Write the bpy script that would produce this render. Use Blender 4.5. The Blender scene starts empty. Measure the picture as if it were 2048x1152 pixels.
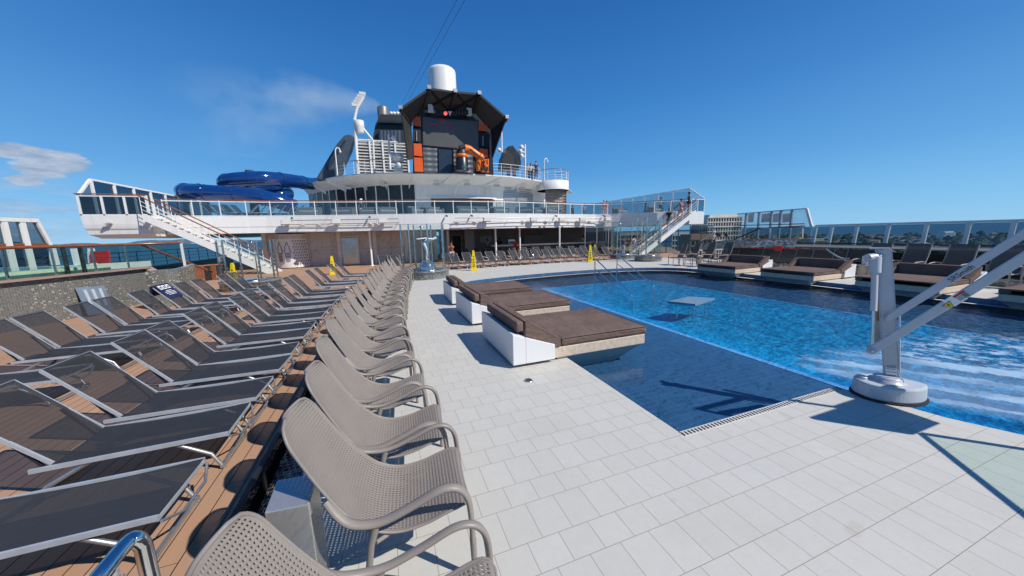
import bpy, math, random
from mathutils import Vector, Matrix
from math import sin, cos, pi, radians, sqrt, atan2, exp
rnd = random.Random(7)
S = bpy.context.scene; COL = S.collection
# ------------------------------------------------------------------ camera
FPX, PW, PH, CH = 675.0, 2048, 1152, 1.95
YAW, PITCH, ROLL = radians(20.2), radians(-9.15), radians(1.38)
FW = Vector((sin(YAW)*cos(PITCH), cos(YAW)*cos(PITCH), sin(PITCH)))
R0 = Vector((cos(YAW), -sin(YAW), 0)); U0 = R0.cross(FW)
RT = R0*cos(ROLL) - U0*sin(ROLL); UP = U0*cos(ROLL) + R0*sin(ROLL)
cd = bpy.data.cameras.new('camera'); cam = bpy.data.objects.new('camera', cd); COL.objects.link(cam)
cam.matrix_world = Matrix((RT, UP, -FW)).transposed().to_4x4(); cam.location = (0, 0, CH)
cd.sensor_fit = 'HORIZONTAL'; cd.sensor_width = 36; cd.lens = 36*FPX/PW
cd.clip_start = 0.05; cd.clip_end = 60000
S.camera = cam
def ray(x, y): return FW + RT*((x-PW/2)/FPX) - UP*((y-PH/2)/FPX)
def at(x, y, z=0.0):            # where the sight line through a photo point meets the height z
    d = ray(x, y); t = (z-CH)/d.z; return Vector((d.x*t, d.y*t, z))
def atX(x, y, X): d = ray(x, y); t = X/d.x; return Vector((X, d.y*t, CH+d.z*t))
def atY(x, y, Y): d = ray(x, y); t = Y/d.y; return Vector((d.x*t, Y, CH+d.z*t))
def atD(x, y, D): d = ray(x, y); return Vector((d.x*D, d.y*D, CH+d.z*D))
# ------------------------------------------------------------------ sun, sky
SUN = Vector((.42, -.41, .545)).normalized()
ELEV = math.asin(SUN.z); AZ = atan2(SUN.x, SUN.y)
sl = bpy.data.lights.new('sun', 'SUN'); sl.energy = 4.1; sl.angle = radians(.5); sl.color = (1, .955, .89)
so = bpy.data.objects.new('sun', sl); COL.objects.link(so)
so.rotation_euler = SUN.to_track_quat('Z', 'Y').to_euler()
S.view_settings.view_transform = 'Standard'; S.view_settings.look = 'None'
S.view_settings.gamma = 1; S.view_settings.exposure = .23
S.cycles.max_bounces = 10; S.cycles.transparent_max_bounces = 24; S.cycles.glossy_bounces = 4
S.cycles.caustics_reflective = False; S.cycles.caustics_refractive = False

# ------------------------------------------------------------------ node helpers
class E:                         # tiny expression builder for shader maths
    def __init__(s, t, v): s.t = t; s.v = v
    def _m(s, op, *a):
        n = s.t.nodes.new('ShaderNodeMath'); n.operation = op
        for i, q in enumerate((s,)+a):
            q = q.v if isinstance(q, E) else q
            if isinstance(q, (int, float)): n.inputs[i].default_value = q
            else: s.t.links.new(q, n.inputs[i])
        return E(s.t, n.outputs[0])
    def __add__(s, o): return s._m('ADD', o)
    def __sub__(s, o): return s._m('SUBTRACT', o)
    def __mul__(s, o): return s._m('MULTIPLY', o)
    def __truediv__(s, o): return s._m('DIVIDE', o)
    def lt(s, o): return s._m('LESS_THAN', o)
    def gt(s, o): return s._m('GREATER_THAN', o)
    def mx(s, o): return s._m('MAXIMUM', o)
    def mn(s, o): return s._m('MINIMUM', o)
    def floor(s): return s._m('FLOOR')
    def mod(s, o): return s._m('FLOORED_MODULO', o)
    def abs(s): return s._m('ABSOLUTE')
    def pw(s, o): return s._m('POWER', o)
    def clamp(s): return s.mx(0.0).mn(1.0)
def new_mat(name):
    m = bpy.data.materials.new(name); m.use_nodes = True; t = m.node_tree; t.nodes.clear()
    o = t.nodes.new('ShaderNodeOutputMaterial'); return m, t, o
def pos(t, kind='Object'):
    if kind == 'World': c = t.nodes.new('ShaderNodeNewGeometry').outputs['Position']
    else: c = t.nodes.new('ShaderNodeTexCoord').outputs[kind]
    s = t.nodes.new('ShaderNodeSeparateXYZ'); t.links.new(c, s.inputs[0])
    return c, E(t, s.outputs[0]), E(t, s.outputs[1]), E(t, s.outputs[2])
def comb(t, *a):
    c = t.nodes.new('ShaderNodeCombineXYZ')
    for i, q in enumerate(a):
        if isinstance(q, E): t.links.new(q.v, c.inputs[i])
        else: c.inputs[i].default_value = q
    return c.outputs[0]
def noise(t, vec, scale, detail=3, rough=.5, out='Fac'):
    n = t.nodes.new('ShaderNodeTexNoise'); n.inputs['Scale'].default_value = scale
    n.inputs['Detail'].default_value = detail; n.inputs['Roughness'].default_value = rough
    t.links.new(vec, n.inputs['Vector']); return E(t, n.outputs[out])
def white(t, vec):
    n = t.nodes.new('ShaderNodeTexWhiteNoise'); t.links.new(vec, n.inputs['Vector']); return E(t, n.outputs['Value'])
def mixc(t, f, a, b, mode='MIX'):
    n = t.nodes.new('ShaderNodeMix'); n.data_type = 'RGBA'; n.blend_type = mode
    for i, q in ((0, f), (6, a), (7, b)):
        if isinstance(q, E): t.links.new(q.v, n.inputs[i])
        elif isinstance(q, (int, float)): n.inputs[i].default_value = q
        elif isinstance(q, tuple): n.inputs[i].default_value = (*q, 1)[:4]
        else: t.links.new(q, n.inputs[i])
    return E(t, n.outputs[2])
def remap(t, e, a, b, c=0., d=1.):
    n = t.nodes.new('ShaderNodeMapRange'); t.links.new(e.v, n.inputs[0])
    for i, q in enumerate((a, b, c, d)): n.inputs[i+1].default_value = q
    return E(t, n.outputs[0])
def bsdf(t, o, col, rough=.5, metal=0., spec=.5, **k):
    p = t.nodes.new('ShaderNodeBsdfPrincipled')
    def put(nm, q):
        if isinstance(q, E): t.links.new(q.v, p.inputs[nm])
        elif isinstance(q, tuple): p.inputs[nm].default_value = (*q, 1)[:4]
        else: p.inputs[nm].default_value = q
    put('Base Color', col); put('Roughness', rough); put('Metallic', metal); put('Specular IOR Level', spec)
    for nm, q in k.items(): put(nm.replace('_', ' '), q)
    if o is not None: t.links.new(p.outputs[0], o.inputs[0])
    return p
def bump(t, p, h, strength=.3, dist=.01):
    b = t.nodes.new('ShaderNodeBump'); b.inputs['Strength'].default_value = strength; b.inputs['Distance'].default_value = dist
    t.links.new(h.v, b.inputs['Height']); t.links.new(b.outputs[0], p.inputs['Normal']); return b
def M(name, col, rough=.5, metal=0., var=.12, scale=6., bmp=0., spec=.5, bs=60., **k):
    m, t, o = new_mat(name); c, x, y, z = pos(t)
    n = noise(t, c, scale, 4, .6)
    f = remap(t, n, .3, .7)
    d = tuple(max(0, q*(1-var)) for q in col); l = tuple(min(1, q*(1+var)) for q in col)
    p = bsdf(t, o, mixc(t, f, d, l), remap(t, n, .3, .7, max(.03, rough*.85), min(1, rough*1.15)), metal, spec, **k)
    if bmp: bump(t, p, noise(t, c, bs, 3), bmp, .004)
    return m
def glassy(name, tint, refl=.08, rough=.02, body=None, alpha=0.):
    m, t, o = new_mat(name)
    tr = t.nodes.new('ShaderNodeBsdfTransparent'); tr.inputs[0].default_value = (*tint, 1)
    gl = t.nodes.new('ShaderNodeBsdfGlossy'); gl.inputs['Roughness'].default_value = rough
    lw = t.nodes.new('ShaderNodeLayerWeight'); lw.inputs[0].default_value = .5
    f = (E(t, lw.outputs['Facing']).pw(5.0)*.9 + (.035 + refl*.6)).clamp()
    mx = t.nodes.new('ShaderNodeMixShader'); t.links.new(f.v, mx.inputs[0])
    base = tr
    if body:
        df = t.nodes.new('ShaderNodeBsdfDiffuse'); df.inputs[0].default_value = (*body, 1)
        m2 = t.nodes.new('ShaderNodeMixShader'); m2.inputs[0].default_value = alpha
        t.links.new(tr.outputs[0], m2.inputs[1]); t.links.new(df.outputs[0], m2.inputs[2]); base = m2
    t.links.new(base.outputs[0], mx.inputs[1]); t.links.new(gl.outputs[0], mx.inputs[2]); t.links.new(mx.outputs[0], o.inputs[0])
    return m
# ------------------------------------------------------------------ world
w = bpy.data.worlds.new('World'); S.world = w; w.use_nodes = True; t = w.node_tree; t.nodes.clear()
wo = t.nodes.new('ShaderNodeOutputWorld'); bg = t.nodes.new('ShaderNodeBackground'); bg.inputs[1].default_value = .125
sky = t.nodes.new('ShaderNodeTexSky'); sky.sky_type = 'NISHITA'; sky.sun_disc = False
sky.sun_elevation = ELEV; sky.sun_rotation = AZ; sky.air_density = 1.0; sky.dust_density = 0.0; sky.ozone_density = 4.5; sky.altitude = 30
hs = t.nodes.new('ShaderNodeHueSaturation'); hs.inputs['Saturation'].default_value = 1.0; hs.inputs['Value'].default_value = 1.0
t.links.new(sky.outputs[0], hs.inputs['Color'])
gc = t.nodes.new('ShaderNodeTexCoord').outputs['Generated']
sp = t.nodes.new('ShaderNodeSeparateXYZ'); t.links.new(gc, sp.inputs[0])
dx, dy, dz = (E(t, sp.outputs[i]) for i in range(3))
inv = dz.mx(.004)
az = E(t, dx._m('ARCTAN2', dy).v)                      # radians from the bow direction, + to the right
# low cumulus on the left and a thin bank near the left horizon
pv = comb(t, az*1.0, dz*3.2, 0.0)
wn = noise(t, pv, 24, 8, .62)
def blob(a0, z0, sa, sz):
    u = (az - a0)/sa; v = (dz - z0)/sz
    return (E(t, 1.0) if False else (u*u + v*v)*-1.0 + 1.0).mx(0.0)
bl = None
for ray_px, sa, sz in (((122, 325), .050, .030), ((82, 338), .042, .022), ((35, 302), .050, .018), ((50, 360), .030, .012)):
    d = ray(*ray_px).normalized(); b = blob(atan2(d.x, d.y), d.z, sa, sz); bl = b if bl is None else bl.mx(b)
cm = remap(t, bl*.85 + wn*.85, .80, .98)
low = remap(t, noise(t, comb(t, az*2.2, dz*14.0, 0.0), 5, 6, .6), .40, .62)*remap(t, dz, .0, .02)*remap(t, dz, .13, .06)*remap(t, az, -.35, -.6)
cf = (cm*bl.pw(.2)*.85).mx(low*.55).clamp()
cc = mixc(t, remap(t, wn, .35, .65), (2.0, 2.6, 3.6), (3.9, 4.2, 4.8))
gr_ = t.nodes.new('ShaderNodeValToRGB'); t.links.new(dz.v, gr_.inputs[0]); el = gr_.color_ramp.elements
el[0].position = 0.0; el[0].color = (1.35, 3.5, 5.6, 1); el[1].position = .75; el[1].color = (.05, .56, 2.1, 1)
for p_, q in ((.05, (1.05, 3.15, 5.5)), (.16, (.48, 2.15, 4.8)), (.32, (.20, 1.40, 3.9)), (.5, (.10, .90, 3.0))): e_ = el.new(p_); e_.color = (*q, 1)
lf = remap(t, az, -.05, -1.1)*.30 + remap(t, az, .55, 1.3)*.16
base_ = mixc(t, .9, hs.outputs[0], mixc(t, lf*remap(t, dz, .5, .0), gr_.outputs[0], (2.3, 4.6, 7.2)))
t.links.new(mixc(t, cf, base_, cc).v, bg.inputs[0]); t.links.new(bg.outputs[0], wo.inputs[0])

# ------------------------------------------------------------------ mesh builder
class MB:
    def __init__(s): s.v = []; s.f = []; s.sm = []
    def add(s, vs, fs, sm=False):
        b = len(s.v); s.v += [tuple(q) for q in vs]; s.f += [tuple(b+i for i in f) for f in fs]; s.sm += [sm]*len(fs); return s
    def box(s, x0, x1, y0, y1, z0, z1, T=None):
        vs = [Vector((x, y, z)) for z in (z0, z1) for x, y in ((x0, y0), (x1, y0), (x1, y1), (x0, y1))]
        if T: vs = [T @ q for q in vs]
        return s.add(vs, [(3, 2, 1, 0), (4, 5, 6, 7), (0, 1, 5, 4), (1, 2, 6, 5), (2, 3, 7, 6), (3, 0, 4, 7)])
    def prism(s, pts, z0, z1, T=None):             # pts ccw in plan
        n = len(pts); vs = [Vector((p[0], p[1], z0)) for p in pts] + [Vector((p[0], p[1], z1)) for p in pts]
        if T: vs = [T @ q for q in vs]
        return s.add(vs, [tuple(range(n-1, -1, -1)), tuple(range(n, 2*n))] + [(i, (i+1) % n, n+(i+1) % n, n+i) for i in range(n)])
    def hexa(s, b, tp):                            # loop below, loop above
        n = len(b); return s.add(list(b)+list(tp), [tuple(range(n-1, -1, -1)), tuple(range(n, 2*n))] + [(i, (i+1) % n, n+(i+1) % n, n+i) for i in range(n)])
    def slab(s, pts, th, d=None):                  # any planar loop thickened along d
        pts = [Vector(p) for p in pts]
        if d is None: d = (pts[1]-pts[0]).cross(pts[2]-pts[0]).normalized()
        return s.hexa([p - d*th/2 for p in pts], [p + d*th/2 for p in pts])
    def bar(s, p, q, w, h=None, up=(0, 0, 1)):
        h = h or w; p = Vector(p); q = Vector(q); d = (q-p).normalized(); u = Vector(up)
        if abs(d.dot(u)) > .98: u = Vector((0, 1, 0)) if abs(d.y) < .9 else Vector((1, 0, 0))
        r = d.cross(u).normalized()*w/2; u = r.cross(d).normalized()*h/2
        return s.hexa([p-r-u, p+r-u, p+r+u, p-r+u], [q-r-u, q+r-u, q+r+u, q-r+u])
    def tube(s, pts, r, n=8, caps=True, sy=1., sm=True):
        pts = [Vector(p) for p in pts]; m = len(pts); rs = r if isinstance(r, (list, tuple)) else [r]*m
        up = None; base = len(s.v); fs = []; vs = []
        for i, p in enumerate(pts):
            d = (pts[min(i+1, m-1)] - pts[max(i-1, 0)]).normalized()
            if up is None:
                up = Vector((0, 0, 1)) if abs(d.z) < .9 else Vector((0, 1, 0))
            a = d.cross(up)
            if a.length < 1e-4: a = d.cross(Vector((1, 0, 0)))
            a.normalize(); b = a.cross(d).normalized(); up = b
            for k in range(n):
                q = 2*pi*k/n + pi/n; vs.append(p + a*cos(q)*rs[i] + b*sin(q)*rs[i]*sy)
        for i in range(m-1):
            for k in range(n): fs.append((i*n+k, i*n+(k+1) % n, (i+1)*n+(k+1) % n, (i+1)*n+k))
        s.add(vs, fs, sm)
        if caps: s.add(vs[:n][::-1] + vs[-n:], [tuple(range(n)), tuple(range(n, 2*n))])
        return s
    def lathe(s, prof, c=(0, 0, 0), n=20, sm=True, T=None, a0=0, a1=2*pi, sx=1, sy=1):
        c = Vector(c); vs = []; full = abs(a1-a0-2*pi) < 1e-6; N = n if full else n+1
        for r, z in prof:
            for k in range(N):
                a = a0+(a1-a0)*k/n; q = Vector((r*cos(a)*sx, r*sin(a)*sy, z)); vs.append(c + (T @ q if T else q))
        fs = [(i*N+k, i*N+(k+1) % N, (i+1)*N+(k+1) % N, (i+1)*N+k) for i in range(len(prof)-1) for k in range(n if full else N-1)]
        s.add(vs, fs, sm); 
        if full:
            if prof[0][0] > 1e-4: s.add(vs[:N][::-1], [tuple(range(N))])
            if prof[-1][0] > 1e-4: s.add(vs[-N:], [tuple(range(N))])
        return s
    def wall(s, line, z0, z1, th=.05, closed=False):   # vertical strip of given thickness along a plan polyline
        L = [Vector((p[0], p[1], 0)) for p in line]; n = len(L); o = []
        for i in range(n):
            a = L[(i-1) % n] if (i or closed) else L[0]; b = L[(i+1) % n] if (i < n-1 or closed) else L[-1]
            d = (b-a).normalized(); o.append(Vector((-d.y, d.x, 0))*th/2)
        z0 = z0 if callable(z0) else (lambda i, v=z0: v); z1 = z1 if callable(z1) else (lambda i, v=z1: v)
        vs = []
        for i in range(n):
            for sg, zz in ((-1, z0(i)), (1, z0(i)), (1, z1(i)), (-1, z1(i))): q = L[i]+o[i]*sg; vs.append((q.x, q.y, zz))
        m = n if closed else n-1; fs = []
        for i in range(m):
            a, b = i*4, ((i+1) % n)*4
            for k in range(4): fs.append((a+k, b+k, b+(k+1) % 4, a+(k+1) % 4))
        if not closed: fs += [(3, 2, 1, 0), tuple((n-1)*4+k for k in range(4))]
        return s.add(vs, fs)
    def ball(s, c, r, n=10, sx=1, sy=1, sz=1):
        return s.lathe([(r*sin(pi*i/n)+(1e-4 if i in (0, n) else 0), -r*cos(pi*i/n)*sz) for i in range(n+1)], c, n*2, True, None, 0, 2*pi, sx, sy)
    def build(s, name, mat=None, parent=None, smooth=None, bevel=0):
        me = bpy.data.meshes.new(name); me.from_pydata(s.v, [], s.f); me.update()
        me.polygons.foreach_set('use_smooth', s.sm if smooth is None else [smooth]*len(s.f))
        if mat: me.materials.append(mat)
        o = bpy.data.objects.new(name, me); COL.objects.link(o)
        if parent is not None: o.parent = parent
        if bevel:
            md = o.modifiers.new('bevel', 'BEVEL'); md.width = bevel; md.segments = 2; md.limit_method = 'ANGLE'; md.angle_limit = radians(40)
        return o
def bake(o):                                        # apply modifiers without operators
    dg = bpy.context.evaluated_depsgraph_get(); ev = o.evaluated_get(dg)
    me = bpy.data.meshes.new_from_object(ev); o.modifiers.clear(); o.data = me; return o
def tag(o, label, cat, group=None, kind=None):
    if label: o['label'] = label
    if cat: o['category'] = cat
    if group: o['group'] = group
    if kind: o['kind'] = kind
    return o
def struct(o, label=None, cat=None): o['kind'] = 'structure'; 
def thing(name, label, cat, loc=(0, 0, 0), rz=0, group=None):
    o = bpy.data.objects.new(name, None); COL.objects.link(o); o.location = loc; o.rotation_euler = (0, 0, rz)
    o.empty_display_size = .2; return tag(o, label, cat, group)
def dup(root, loc, rz, label, group=None, sc=None):
    c = root.copy(); COL.objects.link(c); c.location = loc; c.rotation_euler = (0, 0, rz)
    if sc: c.scale = sc
    c['label'] = label
    if group: c['group'] = group
    for ch in list(root.children):
        d = ch.copy(); COL.objects.link(d); d.parent = c
        for g in list(ch.children): e = g.copy(); COL.objects.link(e); e.parent = d
    return c
ORD = 'first second third fourth fifth sixth seventh eighth ninth tenth eleventh twelfth thirteenth fourteenth fifteenth sixteenth seventeenth eighteenth nineteenth twentieth twenty-first twenty-second twenty-third twenty-fourth'.split()
def polar(c, r, a): return (c[0]+r*cos(a), c[1]+r*sin(a))
def lerp(a, b, f): return a+(b-a)*f
def crom(P, n=6):                                   # smooth curve through points
    P = [Vector(p) for p in P]; o = []
    for i in range(len(P)-1):
        a = P[max(i-1, 0)]; b = P[i]; c = P[i+1]; d = P[min(i+2, len(P)-1)]
        for k in range(n):
            u = k/n; o.append(.5*((2*b)+(c-a)*u+(2*a-5*b+4*c-d)*u*u+(3*b-a-3*c+d)*u**3))
    return o+[P[-1]]
# ------------------------------------------------------------------ materials
def m_ship(name, col):
    m, t, o = new_mat(name); c, x, y, z = pos(t, 'World')
    s1 = noise(t, comb(t, x*3.5, y*3.5, z*.35), 1.6, 4, .65); s2 = noise(t, c, .6, 3); pl_ = noise(t, comb(t, x*.7, y*.7, z*.7), 1, 1)
    a = mixc(t, remap(t, s1, .50, .72)*.5, col, (col[0]*.80, col[1]*.76, col[2]*.70)); a = mixc(t, remap(t, s2, .4, .7)*.25, a, tuple(q*.9 for q in col))
    sx_ = ((x+y*.4)*.42).mod(1.0).lt(.007); a = mixc(t, sx_*.35, a, (.35, .34, .33))
    a = mixc(t, remap(t, noise(t, comb(t, x*9.0, y*9.0, z*.5), 1.1, 3, .7), .70, .80)*.30, a, (.48, .30, .17))
    p = bsdf(t, o, a, remap(t, s1, .3, .7, .30, .5)); bump(t, p, pl_*.8 + s2*.3, .12, .03); return m
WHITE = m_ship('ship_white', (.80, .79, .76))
WHITE2 = M('ship_off_white', (.70, .69, .66), .5, 0, .07, .8)  # plain white, a little darker than the main one
CREAM = M('cream_panel', (.60, .57, .52), .5, 0, .08, 2)
STEEL = M('stainless_steel', (.62, .62, .62), .24, 1., .1, 9, .06)
CHROME = M('polished_steel', (.7, .7, .7), .12, 1., .06, 9)
ALU = M('grey_aluminium', (.44, .45, .46), .42, .75, .1, 8)
SILV = M('silver_rail', (.50, .53, .56), .36, .35, .08, 8)
RAIL = M('varnished_handrail', (.24, .075, .025), .25, 0, .25, 5, 0, .6)
TAUPE = M('taupe_plastic', (.255, .223, .195), .47, 0, .05, 5, .12, .45, bs=160)
DARK = M('dark_metal', (.035, .036, .04), .45, .3, .2, 6)
BLACK = M('black_void', (.012, .012, .014), .6, 0, .2, 4)
NAVY = M('navy_paint', (.022, .034, .062), .35, 0, .15, 3)
ORANGE = M('orange_paint', (.75, .11, .012), .38, 0, .08, 4)
ROBOT = M('robot_orange', (.82, .17, .01), .35, 0, .06, 4)
BROWN = M('brown_mattress_fabric', (.125, .085, .070), .85, 0, .18, 5, .6, .2, bs=9)
STONE = M('beige_stone_base', (.60, .49, .38), .6, 0, .16, 14, .2, .3, bs=90)
PANELW = M('speckled_white_panel', (.74, .74, .73), .5, 0, .05, 120, .05)
YELLOW = M('yellow_plastic', (.86, .62, .0), .38, 0, .05, 6)
REDM = M('red_cloth', (.55, .02, .02), .6, 0, .2, 8)
BLUES = M('blue_slide_gelcoat', (.006, .040, .17), .12, 0, .1, 1.5, 0, .8)
GREYS = M('grey_funnel_paint', (.055, .075, .10), .4, 0, .15, 2)
def m_cushion():
    m, t, o = new_mat('brown_mattress_fabric'); c, x, y, z = pos(t)
    n = noise(t, c, 2.2, 5, .6); f = noise(t, comb(t, x*1.6, y*.7, z*3.0), 5, 4, .65); w = noise(t, c, 160, 2)
    p = bsdf(t, o, mixc(t, remap(t, n, .32, .68)*.7 + f*.3, (.125, .084, .070), (.20, .14, .115)), .88, 0, .15)
    bump(t, p, f*.8 + n*.6 + w*.03, .7, .045); return m
BROWN = m_cushion()
RUBBER = M('black_rubber', (.02, .02, .02), .7)
INK = M('black_ink', (.02, .02, .022), .6)
TEXTW = M('white_print', (.82, .82, .82), .5)
SOFA = M('grey_wicker', (.20, .20, .20), .8, 0, .2, 20, .3)
LIFTW = M('lift_white_paint', (.50, .52, .55), .33, 0, .04, 4)
G_CLEAR = glassy('clear_glass', (.93, .97, .96), .0)
G_RAIL = glassy('balustrade_glass', (.68, .76, .80), .03)
G_DARK = glassy('dark_tinted_glass', (.34, .42, .47), .04)
G_WIND = glassy('tinted_windscreen_glass', (.66, .74, .79), .02)
G_BLACK = glassy('smoked_glass', (.22, .24, .25), .12)
def m_tiles():
    m, t, o = new_mat('white_deck_tiles'); c, x, y, z = pos(t, 'World')
    v = (y - 1.52).mod(.51); row = ((y - 1.52)/.51).floor()
    nar = v.lt(.21); vy = nar*v + (nar*-1.0 + 1.0)*(v - .21)
    h = nar*.21 + (nar*-1.0 + 1.0)*.30
    off = nar*.111 + white(t, comb(t, row, nar, 3.0))*.02 - .153
    wd = .222
    xx = x + off; u = xx.mod(wd); ci = (xx/wd).floor()
    e = u.mn(u*-1.0 + wd).mn(vy).mn(h - vy)
    g = remap(t, e, .0028, .0012)
    cell = white(t, comb(t, ci, row, nar))
    n1 = noise(t, c, 1.1, 5, .65); n2 = noise(t, c, 55, 4, .7); n3 = noise(t, c, .42, 4, .6)
    st = noise(t, comb(t, x*1.0, y*7.0, 0.0), 13, 3, .6)
    a = mixc(t, cell*.5 + n2*.5, (.545, .525, .465), (.60, .58, .52))
    a = mixc(t, remap(t, n1, .52, .74)*.36, a, (.50, .45, .36))
    a = mixc(t, remap(t, n3, .45, .7)*.22, a, (.47, .47, .47))
    a = mixc(t, remap(t, noise(t, c, 14, 4, .7), .4, .7)*.16, a, (.42, .41, .38))
    a = mixc(t, remap(t, noise(t, c, 3.1, 2, .5), .70, .74)*.25, a, (.40, .34, .25))
    col = mixc(t, g, a, (.33, .27, .21))
    p = bsdf(t, o, col, .62, 0, .35)
    bump(t, p, n2*.35 + st*.4 + g*-1.6 + noise(t, c, 220, 2)*.25, .28, .004)
    return m
def m_planks():
    m, t, o = new_mat('teak_planks'); c, x, y, z = pos(t, 'World')
    wd = .135; u = x.mod(wd); i = (x/wd).floor(); e = u.mn(u*-1.0 + wd)
    g = remap(t, e, .005, .003)
    yo = y + white(t, comb(t, i, 0.0, 0.0))*3.0
    vv = yo.mod(3.0); g2 = remap(t, vv, .006, .004); g = g.mx(g2)
    cell = white(t, comb(t, i, (yo/3.0).floor(), 0.0))
    gr = noise(t, comb(t, x*9.0, y*.6, 0.0), 9, 5, .6); st = noise(t, c, 1.6, 4, .6)
    a = mixc(t, cell*.35 + gr*.65, (.39, .222, .135), (.52, .325, .21))
    a = mixc(t, remap(t, st, .5, .75)*.3, a, (.30, .19, .14))
    p = bsdf(t, o, mixc(t, g, a, (.035, .022, .018)), .68, 0, .3)
    bump(t, p, gr*.3 + g*-1.5, .3, .004); return m
def m_mosaic(name, a, b, grout, sx=.05, sz=.025, sparkle=.5, metal=.5, plan=False, gold=False, tilt=.36, gw=.0022):
    m, t, o = new_mat(name); c, x, y, z = pos(t, 'World')
    s = (x*.72 + y*.72)
    if plan: s = x; z = y
    r = (z/sz).floor(); xs = s + (white(t, comb(t, r, 2.0, 7.0))*sx*.5 if gold else r*sx*.37)
    u = xs.mod(sx); v = z.mod(sz); e = u.mn(u*-1.0 + sx).mn((v.mn(v*-1.0 + sz)))
    g = remap(t, e, gw, gw*.6); ce = comb(t, (xs/sx).floor(), r, 1.0)
    h = white(t, ce); h2 = white(t, comb(t, r, (xs/sx).floor(), 5.0))
    col = mixc(t, h, a, b)
    met = h.gt(1-sparkle)*metal*((g*-1.0)+1.0)
    if gold: col = mixc(t, h.gt(1-sparkle)*remap(t, noise(t, c, .45, 2), .42, .56), col, (.85, .80, .62))  # pale gold tiles, clustered to paint in the glitter of the sun
    p = bsdf(t, o, mixc(t, g, col, grout), h2*.3 + .08, met)
    # each little tile is set at its own slight tilt
    vn = t.nodes.new('ShaderNodeTexWhiteNoise'); t.links.new(ce, vn.inputs['Vector'])
    ge = t.nodes.new('ShaderNodeNewGeometry'); vm = t.nodes.new('ShaderNodeVectorMath'); vm.operation = 'MULTIPLY_ADD'
    t.links.new(vn.outputs['Color'], vm.inputs[0]); vm.inputs[1].default_value = (tilt, tilt, tilt); 
    sb = t.nodes.new('ShaderNodeVectorMath'); sb.operation = 'SUBTRACT'; t.links.new(ge.outputs['Normal'], sb.inputs[0]); sb.inputs[1].default_value = (tilt/2, tilt/2, tilt/2)
    t.links.new(sb.outputs[0], vm.inputs[2]); nm = t.nodes.new('ShaderNodeVectorMath'); nm.operation = 'NORMALIZE'
    t.links.new(vm.outputs[0], nm.inputs[0]); t.links.new(nm.outputs[0], p.inputs['Normal'])
    return m
def m_sling(name, col, tr=.3):
    m, t, o = new_mat(name); c, x, y, z = pos(t); oi = E(t, t.nodes.new('ShaderNodeObjectInfo').outputs['Random'])
    n = noise(t, c, 5, 4); wv = noise(t, comb(t, x*2.0, y*90.0, z*2.0), 3, 2)
    d = bsdf(t, None, mixc(t, oi*.35, mixc(t, n*.5+wv*.5, tuple(q*.75 for q in col), tuple(q*1.35 for q in col)), tuple(q*1.8 for q in col)), .68, 0, .2)
    bump(t, d, noise(t, comb(t, x*1.0, y*2.5, z), 3.2, 3)*1.0, .35, .03)
    T = t.nodes.new('ShaderNodeBsdfTransparent'); T.inputs[0].default_value = (.9, .92, 1, 1)
    mx = t.nodes.new('ShaderNodeMixShader'); mx.inputs[0].default_value = 1-tr
    t.links.new(T.outputs[0], mx.inputs[1]); t.links.new(d.outputs[0], mx.inputs[2]); t.links.new(mx.outputs[0], o.inputs[0])
    return m
TILES = m_tiles(); PLANKS = m_planks()
MOSAIC = m_mosaic('grey_gold_mosaic', (.075, .075, .068), (.17, .165, .15), (.25, .245, .225), .05, .034, .06, .4, gold=True, tilt=.2, gw=.0055)
MOSAIC2 = m_mosaic('silver_mosaic', (.10, .11, .12), (.35, .36, .36), (.22, .22, .2), .05, .05, .4, .6)
MOSD = m_mosaic('black_mosaic', (.008, .008, .01), (.03, .03, .035), (.28, .25, .2), .045, .045, .1, .2, True)
SLING = m_sling('charcoal_mesh_sling', (.034, .034, .036), .22); SLINGS = m_sling('charcoal_seat_sling', (.028, .031, .036), .05)
SLING2 = m_sling('brown_mesh_sling', (.095, .085, .075), .08)
from mathutils.geometry import tessellate_polygon
def sheet(name, outer, holes, z, mat, kind='structure'):
    loops = [[Vector((p[0], p[1], z)) for p in outer]] + [[Vector((p[0], p[1], z)) for p in h] for h in holes]
    tr = tessellate_polygon(loops); vs = [v for l in loops for v in l]; fs = []
    for a, b, c in tr:
        n = (vs[b]-vs[a]).cross(vs[c]-vs[a]); fs.append((a, b, c) if n.z > 0 else (a, c, b))
    o = MB().add(vs, fs).build(name, mat); o['kind'] = kind; return o
# ================================================================== DECKS, POOL
WZ = -.2                                             # teak deck level, the tiled pool deck is 0
arc = [tuple(p)[:2] for p in crom([(2.54, 12.5, 0), (2.72, 13.35, 0), (3.3, 13.98, 0), (4.3, 14.32, 0), (5.6, 14.6, 0), (7.0, 14.8, 0), (8.5, 14.9, 0), (10.1, 14.86, 0), (11.9, 14.6, 0), (13.35, 14.0, 0), (14.2, 13.0, 0), (14.42, 11.6, 0)], 5)]
POOL = [(2.54, 2.28)] + arc + [(14.42, -4.0), (8.6, -3.0), (6.3, -.6), (5.62, .55), (5.2, 1.45), (5.05, 2.28)]
def inset(P, d, sel):
    o = []; n = len(P)
    for i in range(n):
        if not sel(P[i]): o.append(P[i]); continue
        a, b, c = Vector(P[i-1]), Vector(P[i]), Vector(P[(i+1) % n])
        t = ((b-a).normalized()+(c-b).normalized()).normalized(); nr = Vector((t.y, -t.x))
        q = b + nr*d; o.append((q.x, q.y))
    return o
sel = lambda p: p[1] > 12.55 or p[0] > 13.9
P1 = inset(POOL, .17, sel); P2 = inset(POOL, .30, sel)
edgeL = [(-.95, -4), (-.95, 7.5), (-.88, 9.5), (-.66, 11.5), (-.30, 13.5), (.25, 15.4), (.75, 16.6)]
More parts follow.
